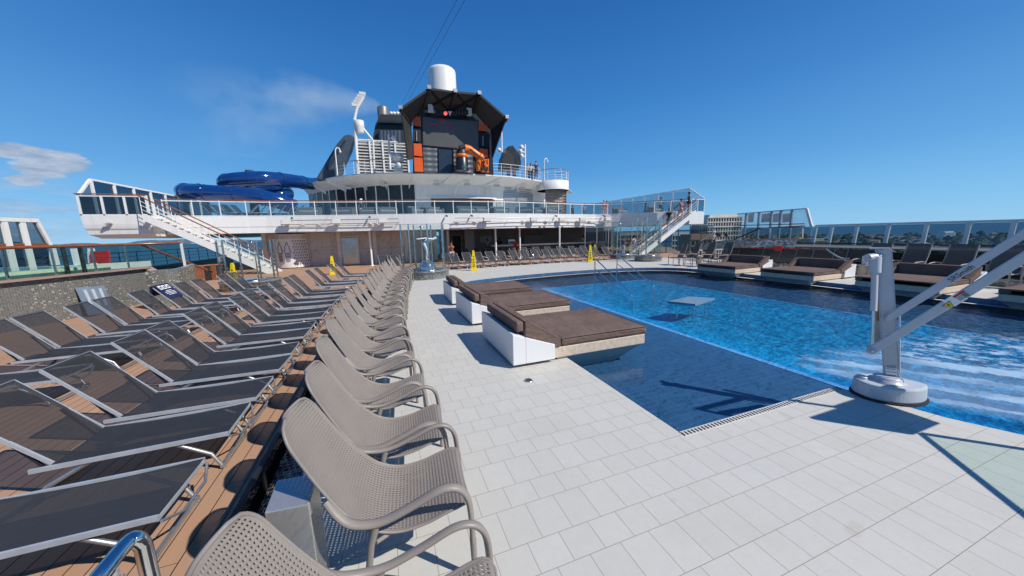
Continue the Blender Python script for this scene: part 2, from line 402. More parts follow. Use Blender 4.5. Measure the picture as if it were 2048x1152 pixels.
DECK = [(-.95, -4)] + edgeL[1:] + [(1.2, 18.4), (3.0, 18.9), (6.5, 19.4), (10.5, 19.6), (14.5, 19.6), (17.6, 19.0), (19.6, 17.4), (19.6, -4)]
floor_o = sheet('pool_deck', [(p[0], p[1]) for p in DECK], [POOL], 0, TILES)
# body of the tiled deck below its surface, so its edge reads as a step
MB().wall(DECK[1:12], -.25, -.003, .03).build('deck_edge_step', TILES)['kind'] = 'structure'
wd = sheet('teak_deck', [(-19, -4), (19.6, -4), (22, -4), (22, 20), (26, 24), (34, 34), (26, 40), (-14, 40), (-19, 33)], [[(2.3, 2.0), (2.3, 15.2), (14.9, 15.2), (14.9, -3.9), (3.9, -3.9)]], WZ, PLANKS)
# pool shell
DT = M('slate_blue_pool_tiles', (.055, .11, .18), .4, 0, .18, 3, .05)
m, t, o = new_mat('slate_pool_floor'); c, x, y, z = pos(t, 'World')
u = x.mod(.2); v = y.mod(.1); g = remap(t, u.mn(u*-1.0+.2).mn(v).mn(v*-1.0+.1), .007, .003)
ce = white(t, comb(t, (x/.2).floor(), (y/.1).floor(), 0.0)); nn = noise(t, c, 1.7, 4)
col = mixc(t, ce*.5+nn*.5, (.022, .085, .19), (.045, .135, .27))
bsdf(t, o, mixc(t, g*.8, col, (.09, .16, .23)), .5); DT = m
m, t, o = new_mat('azure_pool_floor'); c, x, y, z = pos(t, 'World')
u = x.mod(.3); v = y.mod(.3); g = remap(t, u.mn(u*-1.0+.3).mn(v).mn(v*-1.0+.3), .008, .003)
bsdf(t, o, mixc(t, g*.5, mixc(t, noise(t, c, 1.1, 4), (.002, .36, .72), (.004, .50, .92)), (.10, .3, .5)), .5); AZ_T = m
BORD = M('blue_border_tiles', (.22, .52, .98), .35, 0, .1, 30)
XA, XB, YB = 5.93, 11.10, 12.3
sheet('pool_shelf_floor', POOL, [[(XA, -3), (XA, YB), (XB, YB), (XB, -3.3)]], -.30, DT)
sheet('pool_floor', [(XA, -4), (XB, -4), (XB, YB), (XA, YB)], [], -.66, AZ_T)
MB().add([(XB, -3.5, -.302), (XB, YB, -.302), (XB-2.4, YB, -.655), (XB-2.4, -3.5, -.655)], [(0, 1, 2, 3)]).wall([(XA, -3.5), (XA, YB), (XB, YB)], -.66, -.305, .04).build('pool_basin_wall', AZ_T)['kind'] = 'structure'  # right side is an added slope, shaped to catch the sun
MB().box(5.82, 5.94, -3, YB+.1, -.303, -.292).box(XB, XB+.12, -3, YB+.1, -.303, -.292).box(5.94, XB, YB, YB+.1, -.303, -.292).build('pool_border_ridge', BORD)['kind'] = 'structure'
MB().wall(POOL, -.305, -.012, .02, True).build('pool_side_wall', DT)['kind'] = 'structure'
st = MB()
for k in range(4): st.box(XA+.05, XB-.05, YB-.55*(k+1), YB-.55*k-.003, -.65, -.30-.08*(k+.55))
st.build('pool_entry_steps', AZ_T)['kind'] = 'structure'
def ring(name, A, B, z, mat):
    n = len(A); vs = [(p[0], p[1], z) for p in A]+[(p[0], p[1], z) for p in B]; fs = []
    for i in range(n):
        j = (i+1) % n
        if sel(A[i]) and sel(A[j]): fs.append((i, n+i, n+j, j))
    o = MB().add(vs, fs).build(name, mat); o['kind'] = 'structure'
ring('pool_overflow_grate', POOL, P1, -.15, M('dark_overflow_grate', (.018, .02, .03), .35, 0, .3, 40))
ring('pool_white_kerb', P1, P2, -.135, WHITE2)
gm = MB(); sl_ = sel
n = len(POOL)
for A, z0, z1 in ((POOL, -.15, -.001), (P1, -.15, -.135), (P2, -.22, -.135)):
    for i in range(n):
        j = (i+1) % n
        if sel(A[i]) and sel(A[j]): gm.add([(A[i][0], A[i][1], z0), (A[j][0], A[j][1], z0), (A[j][0], A[j][1], z1), (A[i][0], A[i][1], z1)], [(0, 1, 2, 3)])
gm.build('pool_edge_risers', M('dark_riser', (.02, .022, .03), .4))['kind'] = 'structure'
# water
m, t, o = new_mat('pool_water'); c, x, y, z = pos(t, 'World')
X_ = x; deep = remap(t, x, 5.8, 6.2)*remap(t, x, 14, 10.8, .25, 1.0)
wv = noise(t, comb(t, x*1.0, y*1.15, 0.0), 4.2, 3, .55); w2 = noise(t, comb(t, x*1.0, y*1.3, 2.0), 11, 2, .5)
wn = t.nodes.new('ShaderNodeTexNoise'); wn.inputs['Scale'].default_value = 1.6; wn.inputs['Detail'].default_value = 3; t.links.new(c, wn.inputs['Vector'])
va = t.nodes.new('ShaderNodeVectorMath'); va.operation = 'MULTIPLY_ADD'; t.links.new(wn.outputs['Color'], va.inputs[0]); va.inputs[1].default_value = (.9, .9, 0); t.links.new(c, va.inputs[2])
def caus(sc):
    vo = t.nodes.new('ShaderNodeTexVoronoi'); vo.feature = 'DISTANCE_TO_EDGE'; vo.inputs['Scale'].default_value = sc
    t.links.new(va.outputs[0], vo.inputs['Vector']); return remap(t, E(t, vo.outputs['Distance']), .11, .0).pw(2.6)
ca = caus(2.3).mx(caus(4.1)*.75)  # caustic light lines painted into the transparent tint of the water
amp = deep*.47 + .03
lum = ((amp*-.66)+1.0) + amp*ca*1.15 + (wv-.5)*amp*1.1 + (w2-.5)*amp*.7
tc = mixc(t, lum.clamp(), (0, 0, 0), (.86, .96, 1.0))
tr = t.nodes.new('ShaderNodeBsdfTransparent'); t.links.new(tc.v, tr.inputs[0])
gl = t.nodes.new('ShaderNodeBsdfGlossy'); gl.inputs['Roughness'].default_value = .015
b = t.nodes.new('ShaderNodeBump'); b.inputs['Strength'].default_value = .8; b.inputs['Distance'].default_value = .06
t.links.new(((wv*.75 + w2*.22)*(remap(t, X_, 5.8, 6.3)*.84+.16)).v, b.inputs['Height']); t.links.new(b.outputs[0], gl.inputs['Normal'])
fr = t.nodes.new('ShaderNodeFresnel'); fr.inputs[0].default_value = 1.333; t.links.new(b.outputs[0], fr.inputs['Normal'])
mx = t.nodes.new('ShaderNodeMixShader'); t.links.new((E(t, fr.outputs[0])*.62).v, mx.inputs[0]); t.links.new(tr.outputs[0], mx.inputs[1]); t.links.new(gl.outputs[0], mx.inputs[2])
# churned white water by the hoist; gaps between its bands are painted shadow stripes
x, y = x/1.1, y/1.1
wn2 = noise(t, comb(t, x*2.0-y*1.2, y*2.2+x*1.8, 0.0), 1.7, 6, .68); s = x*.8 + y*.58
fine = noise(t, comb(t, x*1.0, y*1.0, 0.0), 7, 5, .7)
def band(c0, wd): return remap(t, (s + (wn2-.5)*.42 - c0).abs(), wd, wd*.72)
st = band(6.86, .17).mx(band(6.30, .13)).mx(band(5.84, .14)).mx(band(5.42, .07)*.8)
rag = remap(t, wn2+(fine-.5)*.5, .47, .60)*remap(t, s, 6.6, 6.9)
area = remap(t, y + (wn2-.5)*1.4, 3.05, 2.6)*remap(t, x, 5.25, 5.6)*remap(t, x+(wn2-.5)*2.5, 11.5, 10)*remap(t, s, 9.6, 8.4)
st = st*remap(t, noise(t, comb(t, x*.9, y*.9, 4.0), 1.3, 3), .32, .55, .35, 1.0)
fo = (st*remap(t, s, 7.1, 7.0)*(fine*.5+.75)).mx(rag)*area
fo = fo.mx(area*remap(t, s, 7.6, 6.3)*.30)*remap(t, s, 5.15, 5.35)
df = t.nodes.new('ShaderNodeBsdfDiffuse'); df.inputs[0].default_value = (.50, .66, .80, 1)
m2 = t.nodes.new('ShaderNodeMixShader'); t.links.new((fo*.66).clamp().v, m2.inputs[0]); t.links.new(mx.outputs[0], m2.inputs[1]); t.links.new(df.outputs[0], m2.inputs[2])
t.links.new(m2.outputs[0], o.inputs[0])
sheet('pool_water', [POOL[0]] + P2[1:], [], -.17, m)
# drain channel along the near pool edge, with comb-like white grating
r = thing('pool_grating', 'white slotted overflow grating along the near short edge of the pool', 'grating', (2.54, 2.28, 0))
MB().box(.0, 2.5, -.010, .0, -.03, .008).box(.0, 2.5, -.071, -.067, -.03, .006).build('edge_strip', CREAM, r)
g = MB()
for k in range(56): g.box(.01+k*.044, .01+k*.044+.020, -.066, -.012, -.012, .009)
g.build('slats', CREAM, r)
MB().box(0, 2.5, -.066, -.012, .001, .004).build('channel', BLACK, r)
# deck drain
p = at(1057, 761); r = thing('deck_drain', 'small round steel floor drain set in the white tiles', 'drain', p)
MB().lathe([(.062, .001), (.062, .006), (.05, .008), (.048, .004), (.001, .004)], n=24).build('rim', STEEL, r)
g = MB()
for k in range(7): g.box(-.04, .04, -.036+k*.0115, -.031+k*.0115, .004, .0065)
g.build('grille', DARK, r)
# stepping platform showing in the pool
PL = [at(*q, -.09) for q in ((1335, 602), (1378, 593), (1430, 596), (1391, 608))]
r = thing('pool_platform', 'square grey glass topped platform standing in the middle of the pool', 'platform', (PL[0].x, PL[0].y, 0))
off = PL[0].copy(); off.z = 0; PQ = [q-off for q in PL]
MB().hexa([Vector((q.x, q.y, -.16)) for q in PQ], [Vector((q.x, q.y, -.09)) for q in PQ]).build('top_slab', M('frosted_slab', (.17, .25, .33), .2, 0, .1, 5), r, bevel=.01)
mid = sum(PQ, Vector())/4
for q in PQ:
    e = lerp(q, mid, .4); MB().tube([(e.x, e.y, -.65), (e.x, e.y, -.17)], .025).build('leg', CHROME, r)
# ================================================================== TAUPE ARMCHAIRS
def chair_mesh():
    prof = crom([(-.575, 0, 1.02), (-.495, 0, .855), (-.40, 0, .68), (-.30, 0, .53), (-.185, 0, .415), (-.04, 0, .36), (.11, 0, .37), (.24, 0, .41), (.325, 0, .43), (.352, 0, .415)], 12)
    L = [0]
    for a, b in zip(prof, prof[1:]): L.append(L[-1]+(b-a).length)
    tot = L[-1]; NU, NV = 29, 62
    def P(u, v):                                    # u -1..1 across, v 0..1 along
        d = v*tot; i = 0
        while i < len(L)-2 and L[i+1] < d: i += 1
        f = (d-L[i])/(L[i+1]-L[i]); q = lerp(prof[i], prof[i+1], f); tg = (prof[i+1]-prof[i]).normalized(); nr = Vector((tg.z, 0, -tg.x)); nr = Vector((-tg.z, 0, tg.x))
        hw = .215 + .060*min(1, v*2.0)
        for e, rad in ((v*tot, .13), ((1-v)*tot, .07)):
            if e < rad: hw -= rad*(1-sqrt(max(0, 1-(1-e/rad)**2)))*.8
        # scooped across, so the edges stand proud of the middle
        return q + Vector((0, u*hw, 0)) + nr*(.035*u*u*(1-.5*v))
    mb = MB(); th = .007; hs_ = .30
    grid = [[P(-1+2*i/NU, j/NV) for i in range(NU+1)] for j in range(NV+1)]
    nor = [[None]*(NU+1) for _ in range(NV+1)]
    for j in range(NV+1):
        for i in range(NU+1):
            a = grid[j][min(i+1, NU)]-grid[j][max(i-1, 0)]; b = grid[min(j+1, NV)][i]-grid[max(j-1, 0)][i]
            nor[j][i] = b.cross(a).normalized()
            if nor[j][i].z < 0 and j > 5: nor[j][i] *= -1
    vs = []; fs = []; idx = {}
    for j in range(NV+1):
        for i in range(NU+1):
            idx[i, j] = len(vs); vs += [grid[j][i]+nor[j][i]*th/2, grid[j][i]-nor[j][i]*th/2]
    for j in range(NV):
        for i in range(NU):
            c4 = [(i, j), (i+1, j), (i+1, j+1), (i, j+1)]
            T = [idx[q] for q in c4]; B = [q+1 for q in T]
            if i < 1 or i >= NU-1 or j < 1 or j >= NV-1:
                fs += [tuple(T), tuple(reversed(B))]
            else:
                cT = sum((vs[q] for q in T), Vector())/4; cB = sum((vs[q] for q in B), Vector())/4
                b0 = len(vs); s_ = .48
                vs += [lerp(cT, vs[q], s_) for q in T] + [lerp(cB, vs[q], s_) for q in B]
                for k in range(4):
                    l = (k+1) % 4
                    fs += [(T[k], T[l], b0+l, b0+k), (B[l], B[k], b0+4+k, b0+4+l), (b0+k, b0+l, b0+4+l, b0+4+k)]
    mb.add(vs, fs, True)
    rim = [grid[0][i] for i in range(0, NU+1)] + [grid[j][NU] for j in range(1, NV+1)] + [grid[NV][i] for i in range(NU-1, -1, -1)] + [grid[j][0] for j in range(NV-1, -1, -1)]
    mb.tube(rim, .0085, 6, False)
    return mb
cm_ = chair_mesh()
def make_chair():
    t = thing('perforated_armchair', '', 'chair')
    cm_.build('shell', TAUPE, t)
    for s in (-1, 1):
        y = s*.315
        arm = crom([(-.36, s*.255, .64), (-.31, s*.28, .565), (-.24, s*.305, .515), (-.11, y, .50), (.05, y, .55), (.19, y, .605), (.28, y, .60), (.335, y, .54), (.355, y, .43), (.36, y, .25)], 5)
        MB().tube(arm, .026, 8, sy=.62).build('armrest', TAUPE, t)
        MB().tube([(.36, y, .255), (.362, y, .12), (.365, y, 0)], [.0195, .0175, .0165], 8).build('leg', TAUPE, t)
        MB().tube([(-.13, y, .50), (-.165, y, .38), (-.22, y, 0)], [.022, .019, .016], 8).build('leg', TAUPE, t)
        MB().tube([(-.14, y, .39), (-.02, s*.2, .350), (.12, s*.2, .362)], .012, 6).build('seat_bracket', TAUPE, t)
    return t
tops = [(435, 1035), (580, 798), (618, 721), (638, 669), (655, 633), (669, 611), (680, 596), (691, 580), (702, 569), (712, 561), (723, 553), (731, 547), (739, 541), (744, 536), (750, 533), (757, 528), (762, 525), (767, 522), (773, 519), (779, 516), (789, 513)]
pts = [at(q[0], q[1], 1.03) for q in tops]
ch0 = make_chair(); GRP = 'taupe perforated armchairs in the poolside row'
ys = []
for i, q in enumerate(pts):
    y = q.y - .20
    if i: y = max(y, ys[-1]+.665)
    ys.append(y)
for i, y in enumerate(ys):
    x = pts[i].x + .585 + rnd.uniform(-.012, .012); a = radians(-2.5 - (0 if y < 8 else .95*(y-8))) + radians(rnd.uniform(-2, 2))
    if i == 0: lb = 'taupe perforated plastic armchair cut off at the bottom of the picture, closest to the camera'
    elif i == 1: lb = 'taupe perforated plastic armchair standing right behind the steel box'
    elif i == len(ys)-1: lb = 'farthest taupe perforated armchair, at the end of the row next to the glass shower'
    else: lb = f'taupe perforated plastic armchair, {ORD[i]} in the poolside row counting from the camera'
    if i == 0: ch0.location = (x, y, 0); ch0.rotation_euler.z = a; ch0['label'] = lb; ch0['group'] = GRP
    else: dup(ch0, (x, y, 0), a, lb, GRP)
# ================================================================== LOUNGERS
def make_lounger():
    t = thing('sun_lounger', '', 'sun lounger')
    W_ = .315; h = .35; L = 1.18; bx, bz = -.50, .60       # backrest top relative to the hinge
    fr = MB()
    for s in (-1, 1): fr.bar((-.12, s*W_, h), (L, s*W_, h), .020, .036)
    fr.bar((L-.015, -W_, h-.02), (L-.015, W_, h-.02), .02, .02)
    fr.build('frame', SILV, t)
    bf = MB()
    for s in (-1, 1): bf.bar((0, s*(W_-.03), h+.02), (bx, s*(W_-.03), h+bz), .018, .028)
    bf.bar((bx, -W_+.03, h+bz), (bx, W_-.03, h+bz), .02, .03)
    bf.build('backrest_frame', SILV, t)
    sg = MB(); n = 8
    pr_ = [(0.0+L*k/n, h+.012-.022*sin(pi*k/n)) for k in range(n+1)]
    vs = []; 
    for q in pr_: vs += [(q[0], -W_+.010, q[1]+.006), (q[0], W_-.010, q[1]+.006)]
    sg.add(vs, [(2*i, 2*i+2, 2*i+3, 2*i+1) for i in range(n)], True); sg.build('seat_sling', SLINGS, t)
    vs = []
    for k in range(n+1):
        f = k/n; vs += [(bx*f+.02*sin(pi*f), -W_+.034, h+.022+bz*f-.012*sin(pi*f)), (bx*f+.02*sin(pi*f), W_-.034, h+.022+bz*f-.012*sin(pi*f))]
    MB().add(vs, [(2*i, 2*i+1, 2*i+3, 2*i+2) for i in range(n)], True).build('backrest_sling', SLING, t)
    for s in (-1, 1):                               # splayed, slightly curved legs
        MB().tube([(.78, s*(W_-.02), h-.02), (1.02, s*(W_-.02), .17), (1.10, s*(W_-.02), 0)], .018, 6).build('leg', ALU, t)
        MB().tube([(.22, s*(W_-.02), h-.02), (-.06, s*(W_-.02), .18), (-.22, s*(W_-.02), 0)], .018, 6).build('leg', ALU, t)
        MB().bar((-.24, s*(W_-.05), h+.28), (-.05, s*(W_-.05), h-.03), .018, .018).build('strut', DARK, t)
    MB().bar((1.09, -W_, .03), (1.09, W_, .03), .03, .03).build('foot_bar', ALU, t)
    MB().bar((-.21, -W_, .03), (-.21, W_, .03), .03, .03).build('foot_bar', ALU, t)
    MB().tube([(L+.01, -W_+.0, h-.03), (L+.05, -W_*.5, h-.10), (L+.05, W_*.5, h-.10), (L+.01, W_, h-.03)], .011, 6).build('pull_handle', ALU, t)
    return t
lg0 = make_lounger(); HZ = WZ+.37; first = True
def put_lounger(loc, rz, lb, grp, sc=None):
    global first
    if first:
        first = False; lg0.location = loc; lg0.rotation_euler.z = rz; lg0['label'] = lb; lg0['group'] = grp
        if sc: lg0.scale = sc
        return lg0
    return dup(lg0, loc, rz, lb, grp, sc)
c1 = [(0, 1106), (112, 929), (216, 839), (345, 765), (397, 730), (456, 689), (486, 670), (528, 644), (556, 631), (586, 614), (605, 603), (619, 592), (650, 584), (664, 571), (686, 564), (703, 554), (722, 548)]
prev = None
for i, q in enumerate([(-170, 1290)]+c1):
    p = at(q[0], q[1], HZ)
    if i == 0: y = 1.95
    else: y = p.y + .315
    if prev and y - prev < .645: y = prev+.645
    prev = y; x = -2.72 + (0 if y < 8 else .0085*(y-8)**2) + rnd.uniform(-.02, .02)
    put_lounger((x, y, WZ), radians((0 if y < 8 else -.9*(y-8)) + rnd.uniform(-2.2, 2.2)),
        f'charcoal mesh lounger, {ORD[i]} from the camera in the row beside taupe armchairs', 'charcoal loungers in the row beside the armchairs')
c2 = [(-400, 905), (-150, 790), (9, 725), (100, 700), (198, 667), (242, 651), (319, 630), (353, 617), (400, 605), (428, 596), (475, 583), (497, 577)]
prev = None
for i, q in enumerate(c2):
    p = at(q[0], q[1], HZ); y = p.y + .315
    if prev and y - prev < .645: y = prev+.645
    prev = y; x = -5.45 + (0 if y < 9 else .012*(y-9)**2) + rnd.uniform(-.03, .03)
    o = put_lounger((x, y, WZ), radians((0 if y < 9 else -1.0*(y-9)) + rnd.uniform(-1.5, 1.5)),
        (f'charcoal mesh sun lounger, {ORD[i]} from the camera in the middle row of the teak deck' if i != 7 else 'charcoal mesh sun lounger with a navy printed cover over its backrest'), 'charcoal loungers in the middle row')
    if i == 7: SIGNL = o
for i, q in enumerate([(-70, 690), (20, 655), (94, 628), (100, 612)]):
    p = at(q[0], q[1], HZ)
    put_lounger((p.x-.0, 7.2+i*.95, WZ), radians(-4+rnd.uniform(-3, 3)), f'charcoal mesh lounger, {ORD[i]} from the camera in the row against the mosaic wall', 'charcoal loungers by the mosaic wall')
# printed navy cover on one lounger
cv = thing('printed_cover', 'navy printed cover with three white icon squares draped over a lounger backrest', 'cover', SIGNL.location, SIGNL.rotation_euler.z)
cl = MB(); bz, bx, h = .60, -.50, .35
def bk(f, y, d=.035): return Vector((bx*f+d*.77, y, h+.022+bz*f+d*.64))
cl.slab([bk(.42, -.30), bk(1.04, -.30), bk(1.04, .30), bk(.42, .30)], .006)
cl.slab([Vector((-.56, -.30, .99)), Vector((-.60, -.30, .72)), Vector((-.60, .30, .72)), Vector((-.56, .30, .99))], .006)
cl.build('cloth', M('navy_cloth', (.012, .022, .075), .6, 0, .1, 8), cv)
ic = MB(); ik = MB()
for k in range(3):
    y0 = -.22+k*.155
    ic.slab([bk(.82, y0, .042), bk(.98, y0, .042), bk(.98, y0+.12, .042), bk(.82, y0+.12, .042)], .003)
    ik.slab([bk(.86, y0+.03, .047), bk(.93, y0+.03, .047), bk(.93, y0+.08, .047), bk(.86, y0+.09, .047)], .003)
ic.build('icon_square', TEXTW, cv); ik.build('icon', INK, cv)
tx = MB()
for r_, (a, b) in enumerate(((-.12, .12), (-.2, .2), (-.2, .2), (-.16, .16))): tx.slab([bk(.73-r_*.055, a, .042), bk(.75-r_*.055, a, .042), bk(.75-r_*.055, b, .042), bk(.73-r_*.055, b, .042)], .003)
tx.build('text_lines', TEXTW, cv)
# low smoked glass screen between armchairs and loungers
gl_ = [(-1.06, -3.5), (-1.06, 7.5), (-.99, 9.5), (-.77, 11.5), (-.41, 13.5), (.10, 15.4)]
line = [tuple(q)[:2] for q in crom([(p[0], p[1], 0) for p in gl_], 3)]
r = thing('glass_screen', 'low smoked glass screen with black rim between armchairs and teak deck', 'screen', (-1.06, 2, WZ))
sh = [(p[0]+1.06, p[1]-2) for p in line]
MB().wall(sh, 0, .36, .014).build('glass_panel', G_BLACK, r)
MB().wall(sh, .361, .385, .03).build('top_rim', BLACK, r)
k = 0
for a, b in zip(sh, sh[1:]):
    n_ = max(1, round((Vector(b)-Vector(a)).length/1.25))
    for j in range(n_):
        q = Vector(a).lerp(Vector(b), j/n_); MB().box(q.x-.02, q.x+.02, q.y-.012, q.y+.012, 0, .36).build('clamp', BLACK, r)
sheet('mosaic_gutter', [(-1.02, -4), (-.80, -4), (-.80, 7.5), (-.72, 9.5), (-.5, 11.5), (-.14, 13.5), (.4, 15.4), (.1, 15.4), (-.40, 13.5), (-.75, 11.5), (-.96, 9.5), (-1.02, 7.5)], [], .004, MOSD)
# steel box between the chairs
r = thing('steel_box', 'upright stainless steel box with slanted top between the front armchairs', 'bin', (-.56, 1.90, 0), radians(-6))
b = MB(); B_ = [(-.10, -.085), (.10, -.085), (.10, .085), (-.10, .085)]
b.hexa([Vector((x, y, .0)) for x, y in B_], [Vector((-.10, -.085, .61)), Vector((.10, -.085, .61)), Vector((.10, .085, .66)), Vector((-.10, .085, .66))])
m, t, o = new_mat('scratched_steel'); c, x, y, z = pos(t)
s1 = noise(t, comb(t, x*30.0-z*22.0, y*30.0, z*3.0+x*3.0), 2.2, 4, .7)
p = bsdf(t, o, mixc(t, noise(t, c, 3, 2), (.58, .56, .52), (.70, .68, .64)), remap(t, s1, .35, .7, .24, .42), .75); bump(t, p, s1, .06, .002)
b.build('body', m, r, bevel=.006)
MB().box(-.11, .11, -.095, .095, 0, .02).build('base_plate', DARK, r)
# handrail of the steps beside the camera
hr = thing('stair_handrail', 'polished steel handrail hoop at the bottom left corner', 'handrail', (-.85, 1.25, 0))
o_ = Vector((-.85, 1.25, 0)); A = [at(150, 1215, 1.05), at(205, 1145, 1.08), at(255, 1085, 1.09), at(272, 1078, 1.085), at(286, 1090, 1.05)]
P_ = [q-o_ for q in A]; e = P_[-1].copy()
MB().tube([P_[0]+(P_[0]-P_[1])*4]+crom(P_, 4)+[e+Vector((.0, .0, -.15)), e+Vector((0, 0, -1.2))], .021, 12).build('rail', CHROME, hr)
# ================================================================== DAYBEDS
def make_daybed():
    t = thing('daybed', '', 'daybed')
    # local: x forward over the water, y across; back panel at x 0..~.68
    pn = MB(); 
    pn.hexa([Vector((0, -.84, .05)), Vector((.2, -.84, .05)), Vector((.2, .84, .05)), Vector((0, .84, .05))], [Vector((0, -.84, .52)), Vector((.2, -.84, .45)), Vector((.2, .84, .45)), Vector((0, .84, .52))])
    for y0, y1 in ((-.84, -.81), (.81, .84)): pn.hexa([Vector((.2, y0, .05)), Vector((.68, y0, .05)), Vector((.68, y1, .05)), Vector((.2, y1, .05))], [Vector((.2, y0, .45)), Vector((.68, y0, .28)), Vector((.68, y1, .28)), Vector((.2, y1, .45))])
    pn.box(.202, .678, -.808, .808, .052, .2)
    pn.build('white_plinth', PANELW, t, bevel=.008)
    MB().box(.08, .6, -.74, .74, 0, .05).build('recessed_foot', DARK, t)
    bs = MB(); bs.box(.69, 2.43, -.78, .78, .035, .205); bs.build('stone_slab', STONE, t, bevel=.012)
    hu = MB(); hu.hexa([Vector((1.0, -.50, -.31)), Vector((2.0, -.50, -.31)), Vector((2.0, .50, -.31)), Vector((1.0, .50, -.31))], [Vector((.75, -.76, .033)), Vector((2.38, -.76, .033)), Vector((2.38, .76, .033)), Vector((.75, .76, .033))])
    hu.build('support_hull', M('grey_hull', (.42, .42, .40), .5, 0, .1, 5), t)
    mt = MB(); mt.box(.36, 2.46, -.655, .655, .209, .343); mt.box(.82, 2.46, -.79, .79, .209, .345); m_ = mt.build('mattress', BROWN, t, bevel=.035)
    bk_ = MB(); v0 = [Vector((.34, -.79, .42)), Vector((.78, -.79, .30)), Vector((.78, .79, .30)), Vector((.34, .79, .42))]
    for y0, y1 in ((-.795, -.665), (.665, .795)):
        w_ = MB(); w_.hexa([Vector((.205, y0, .21)), Vector((.81, y0, .21)), Vector((.81, y1, .21)), Vector((.205, y1, .21))], [Vector((.215, y0, .685)), Vector((.805, y0, .352)), Vector((.805, y1, .352)), Vector((.215, y1, .685))]); w_.build('side_bolster', BROWN, t, bevel=.02)
    bk_.box(.208, .35, -.663, .663, .21, .68)
    bk_.build('back_cushion', BROWN, t, bevel=.03)
    pp = MB()
    for s in (-1, 1): pp.tube([(.81, s*.792, .342), (2.455, s*.792, .342)], .006, 6)
    pp.tube([(2.455, -.785, .342), (2.455, .785, .342)], .006, 6); pp.build('piping', BROWN, m_)
    for s, L_ in ((-1, .9), (1, .9)):
        MB().tube([(.215, s*.792, .682), (.795, s*.792, .345)], .006, 6).build('side_piping', BROWN, t)
    MB().box(.085, .20, -.78, .78, .52, .675).build('head_bolster', BROWN, t, bevel=.03)
    return t
db = make_daybed(); G1 = 'brown daybeds cantilevered over the pool from its left side'; G2 = 'brown daybeds cantilevered over the pool from its right side'
L1 = ['brown daybed nearest the camera, beside the floor drain', 'middle one of the three brown daybeds on the left pool edge', 'farthest of the three brown daybeds on the left pool edge']
for i, y in enumerate((5.22, 7.75, 10.1)):
    if i == 0: db.location = (1.605, y, 0); db['label'] = L1[0]; db['group'] = G1
    else: dup(db, (1.605+[0, 0, .03][i], y, 0), radians([0, .6, -1.2][i]), L1[i], G1)
L2 = ['brown daybed on the right pool edge farthest away, beside the mesh armchairs', 'second farthest brown daybed on the right pool edge', 'brown daybed on the right pool edge seen behind the hoist mast', 'brown daybed cut off by the right border of the picture']
for i, (y, rz) in enumerate(((11.1, 183), (8.3, 181), (5.33, 180), (2.6, 180))):
    dup(db, (16.45 if i else 16.2, y, 0), radians(rz), L2[i], G2, (1.0, 1.15, 1.0))
# ================================================================== POOL HOIST
mb_ = Vector((5.22, 1.93, 0)); tl = at(1712, 780, 0); 
r = thing('pool_hoist', 'white pool access hoist with tall mast and two long lifting arms on a round base', 'pool hoist', (5.25, 1.93, 0))
b = MB(); ux = Vector((.80, -.60, 0)); uy = Vector((.60, .80, 0))     # in view across / away
def BL(a, c_, z): q = ux*a+uy*c_; return Vector((q.x, q.y, z))
out = [tuple(q)[:2] for q in crom([V3 for V3 in [(-.30, -.0, 0), (-.25, -.14, 0), (-.12, -.22, 0), (.06, -.235, 0), (.24, -.16, 0), (.355, -.04, 0), (.355, .05, 0), (.22, .17, 0), (.04, .235, 0), (-.14, .21, 0), (-.26, .12, 0), (-.30, .0, 0)]], 5)][:-1]
b.hexa([BL(x*.97, y*.97, .02) for x, y in out], [BL(x*.94, y*.94, .185) for x, y in out]); b.build('base_cover', LIFTW, r, bevel=.02)
b = MB(); b.hexa([BL(x*1.03, y*1.03, .001) for x, y in out], [BL(x*1.03, y*1.03, .02) for x, y in out]); b.build('rubber_skirt', RUBBER, r)
MB().lathe([(.155, .186), (.155, .195), (.12, .20), (.115, .24), (.10, .25), (.001, .25)], BL(0, 0, 0), 24).build('turntable', LIFTW, r)
MB().lathe([(.05, .186), (.05, .205), (.001, .208)], BL(-.2, .05, 0), 18).build('round_cap', LIFTW, r)
base = Vector((5.25, 1.93, 0)); D0 = (base-Vector((0, 0, 0))).dot(FW)+(-CH)*FW.z
def LP(x, y, D): return atD(x, y, D)-base
Dm = (base+Vector((0, 0, .2))-Vector((0, 0, CH))).dot(FW)
m0 = LP(1784, 768, Dm); m1 = LP(1767, 499, Dm-.02)
fac = Vector((-.92, -.39, 0)).normalized(); side = Vector((fac.y, -fac.x, 0)).normalized()*-1
if side.dot(RT) < 0: side = -side
def plank(a, b_, w, th):                             # flat beam whose broad side faces fac
    a = Vector(a); b_ = Vector(b_); d = (b_-a).normalized(); s_ = d.cross(fac).normalized()*w/2; k_ = s_.cross(d).normalized()*th/2
    q = MB(); q.hexa([a-s_-k_, a+s_-k_, a+s_+k_, a-s_+k_], [b_-s_-k_, b_+s_-k_, b_+s_+k_, b_-s_+k_]); return q
plank(m0, m1, .118, .055).build('mast', LIFTW, r, bevel=.006)
for s_ in (-1, 1): plank(m0+side*s_*.062, m1+side*s_*.062, .007, .065).build('mast_flange', LIFTW, r)
plank(m1+Vector((0, 0, .004))-side*.03, m1+Vector((0, 0, .02))-side*.03, .16, .09).build('mast_cap', LIFTW, r)
fwd = fac*.065
a0, a1 = LP(1776, 634, Dm)+fwd*1.3, LP(2330, 288, Dm-1.2)+fwd*1.3
c0, c1_ = LP(1743, 697, Dm)+fwd*1.3, LP(2330, 338, Dm-1.2)+fwd*1.3
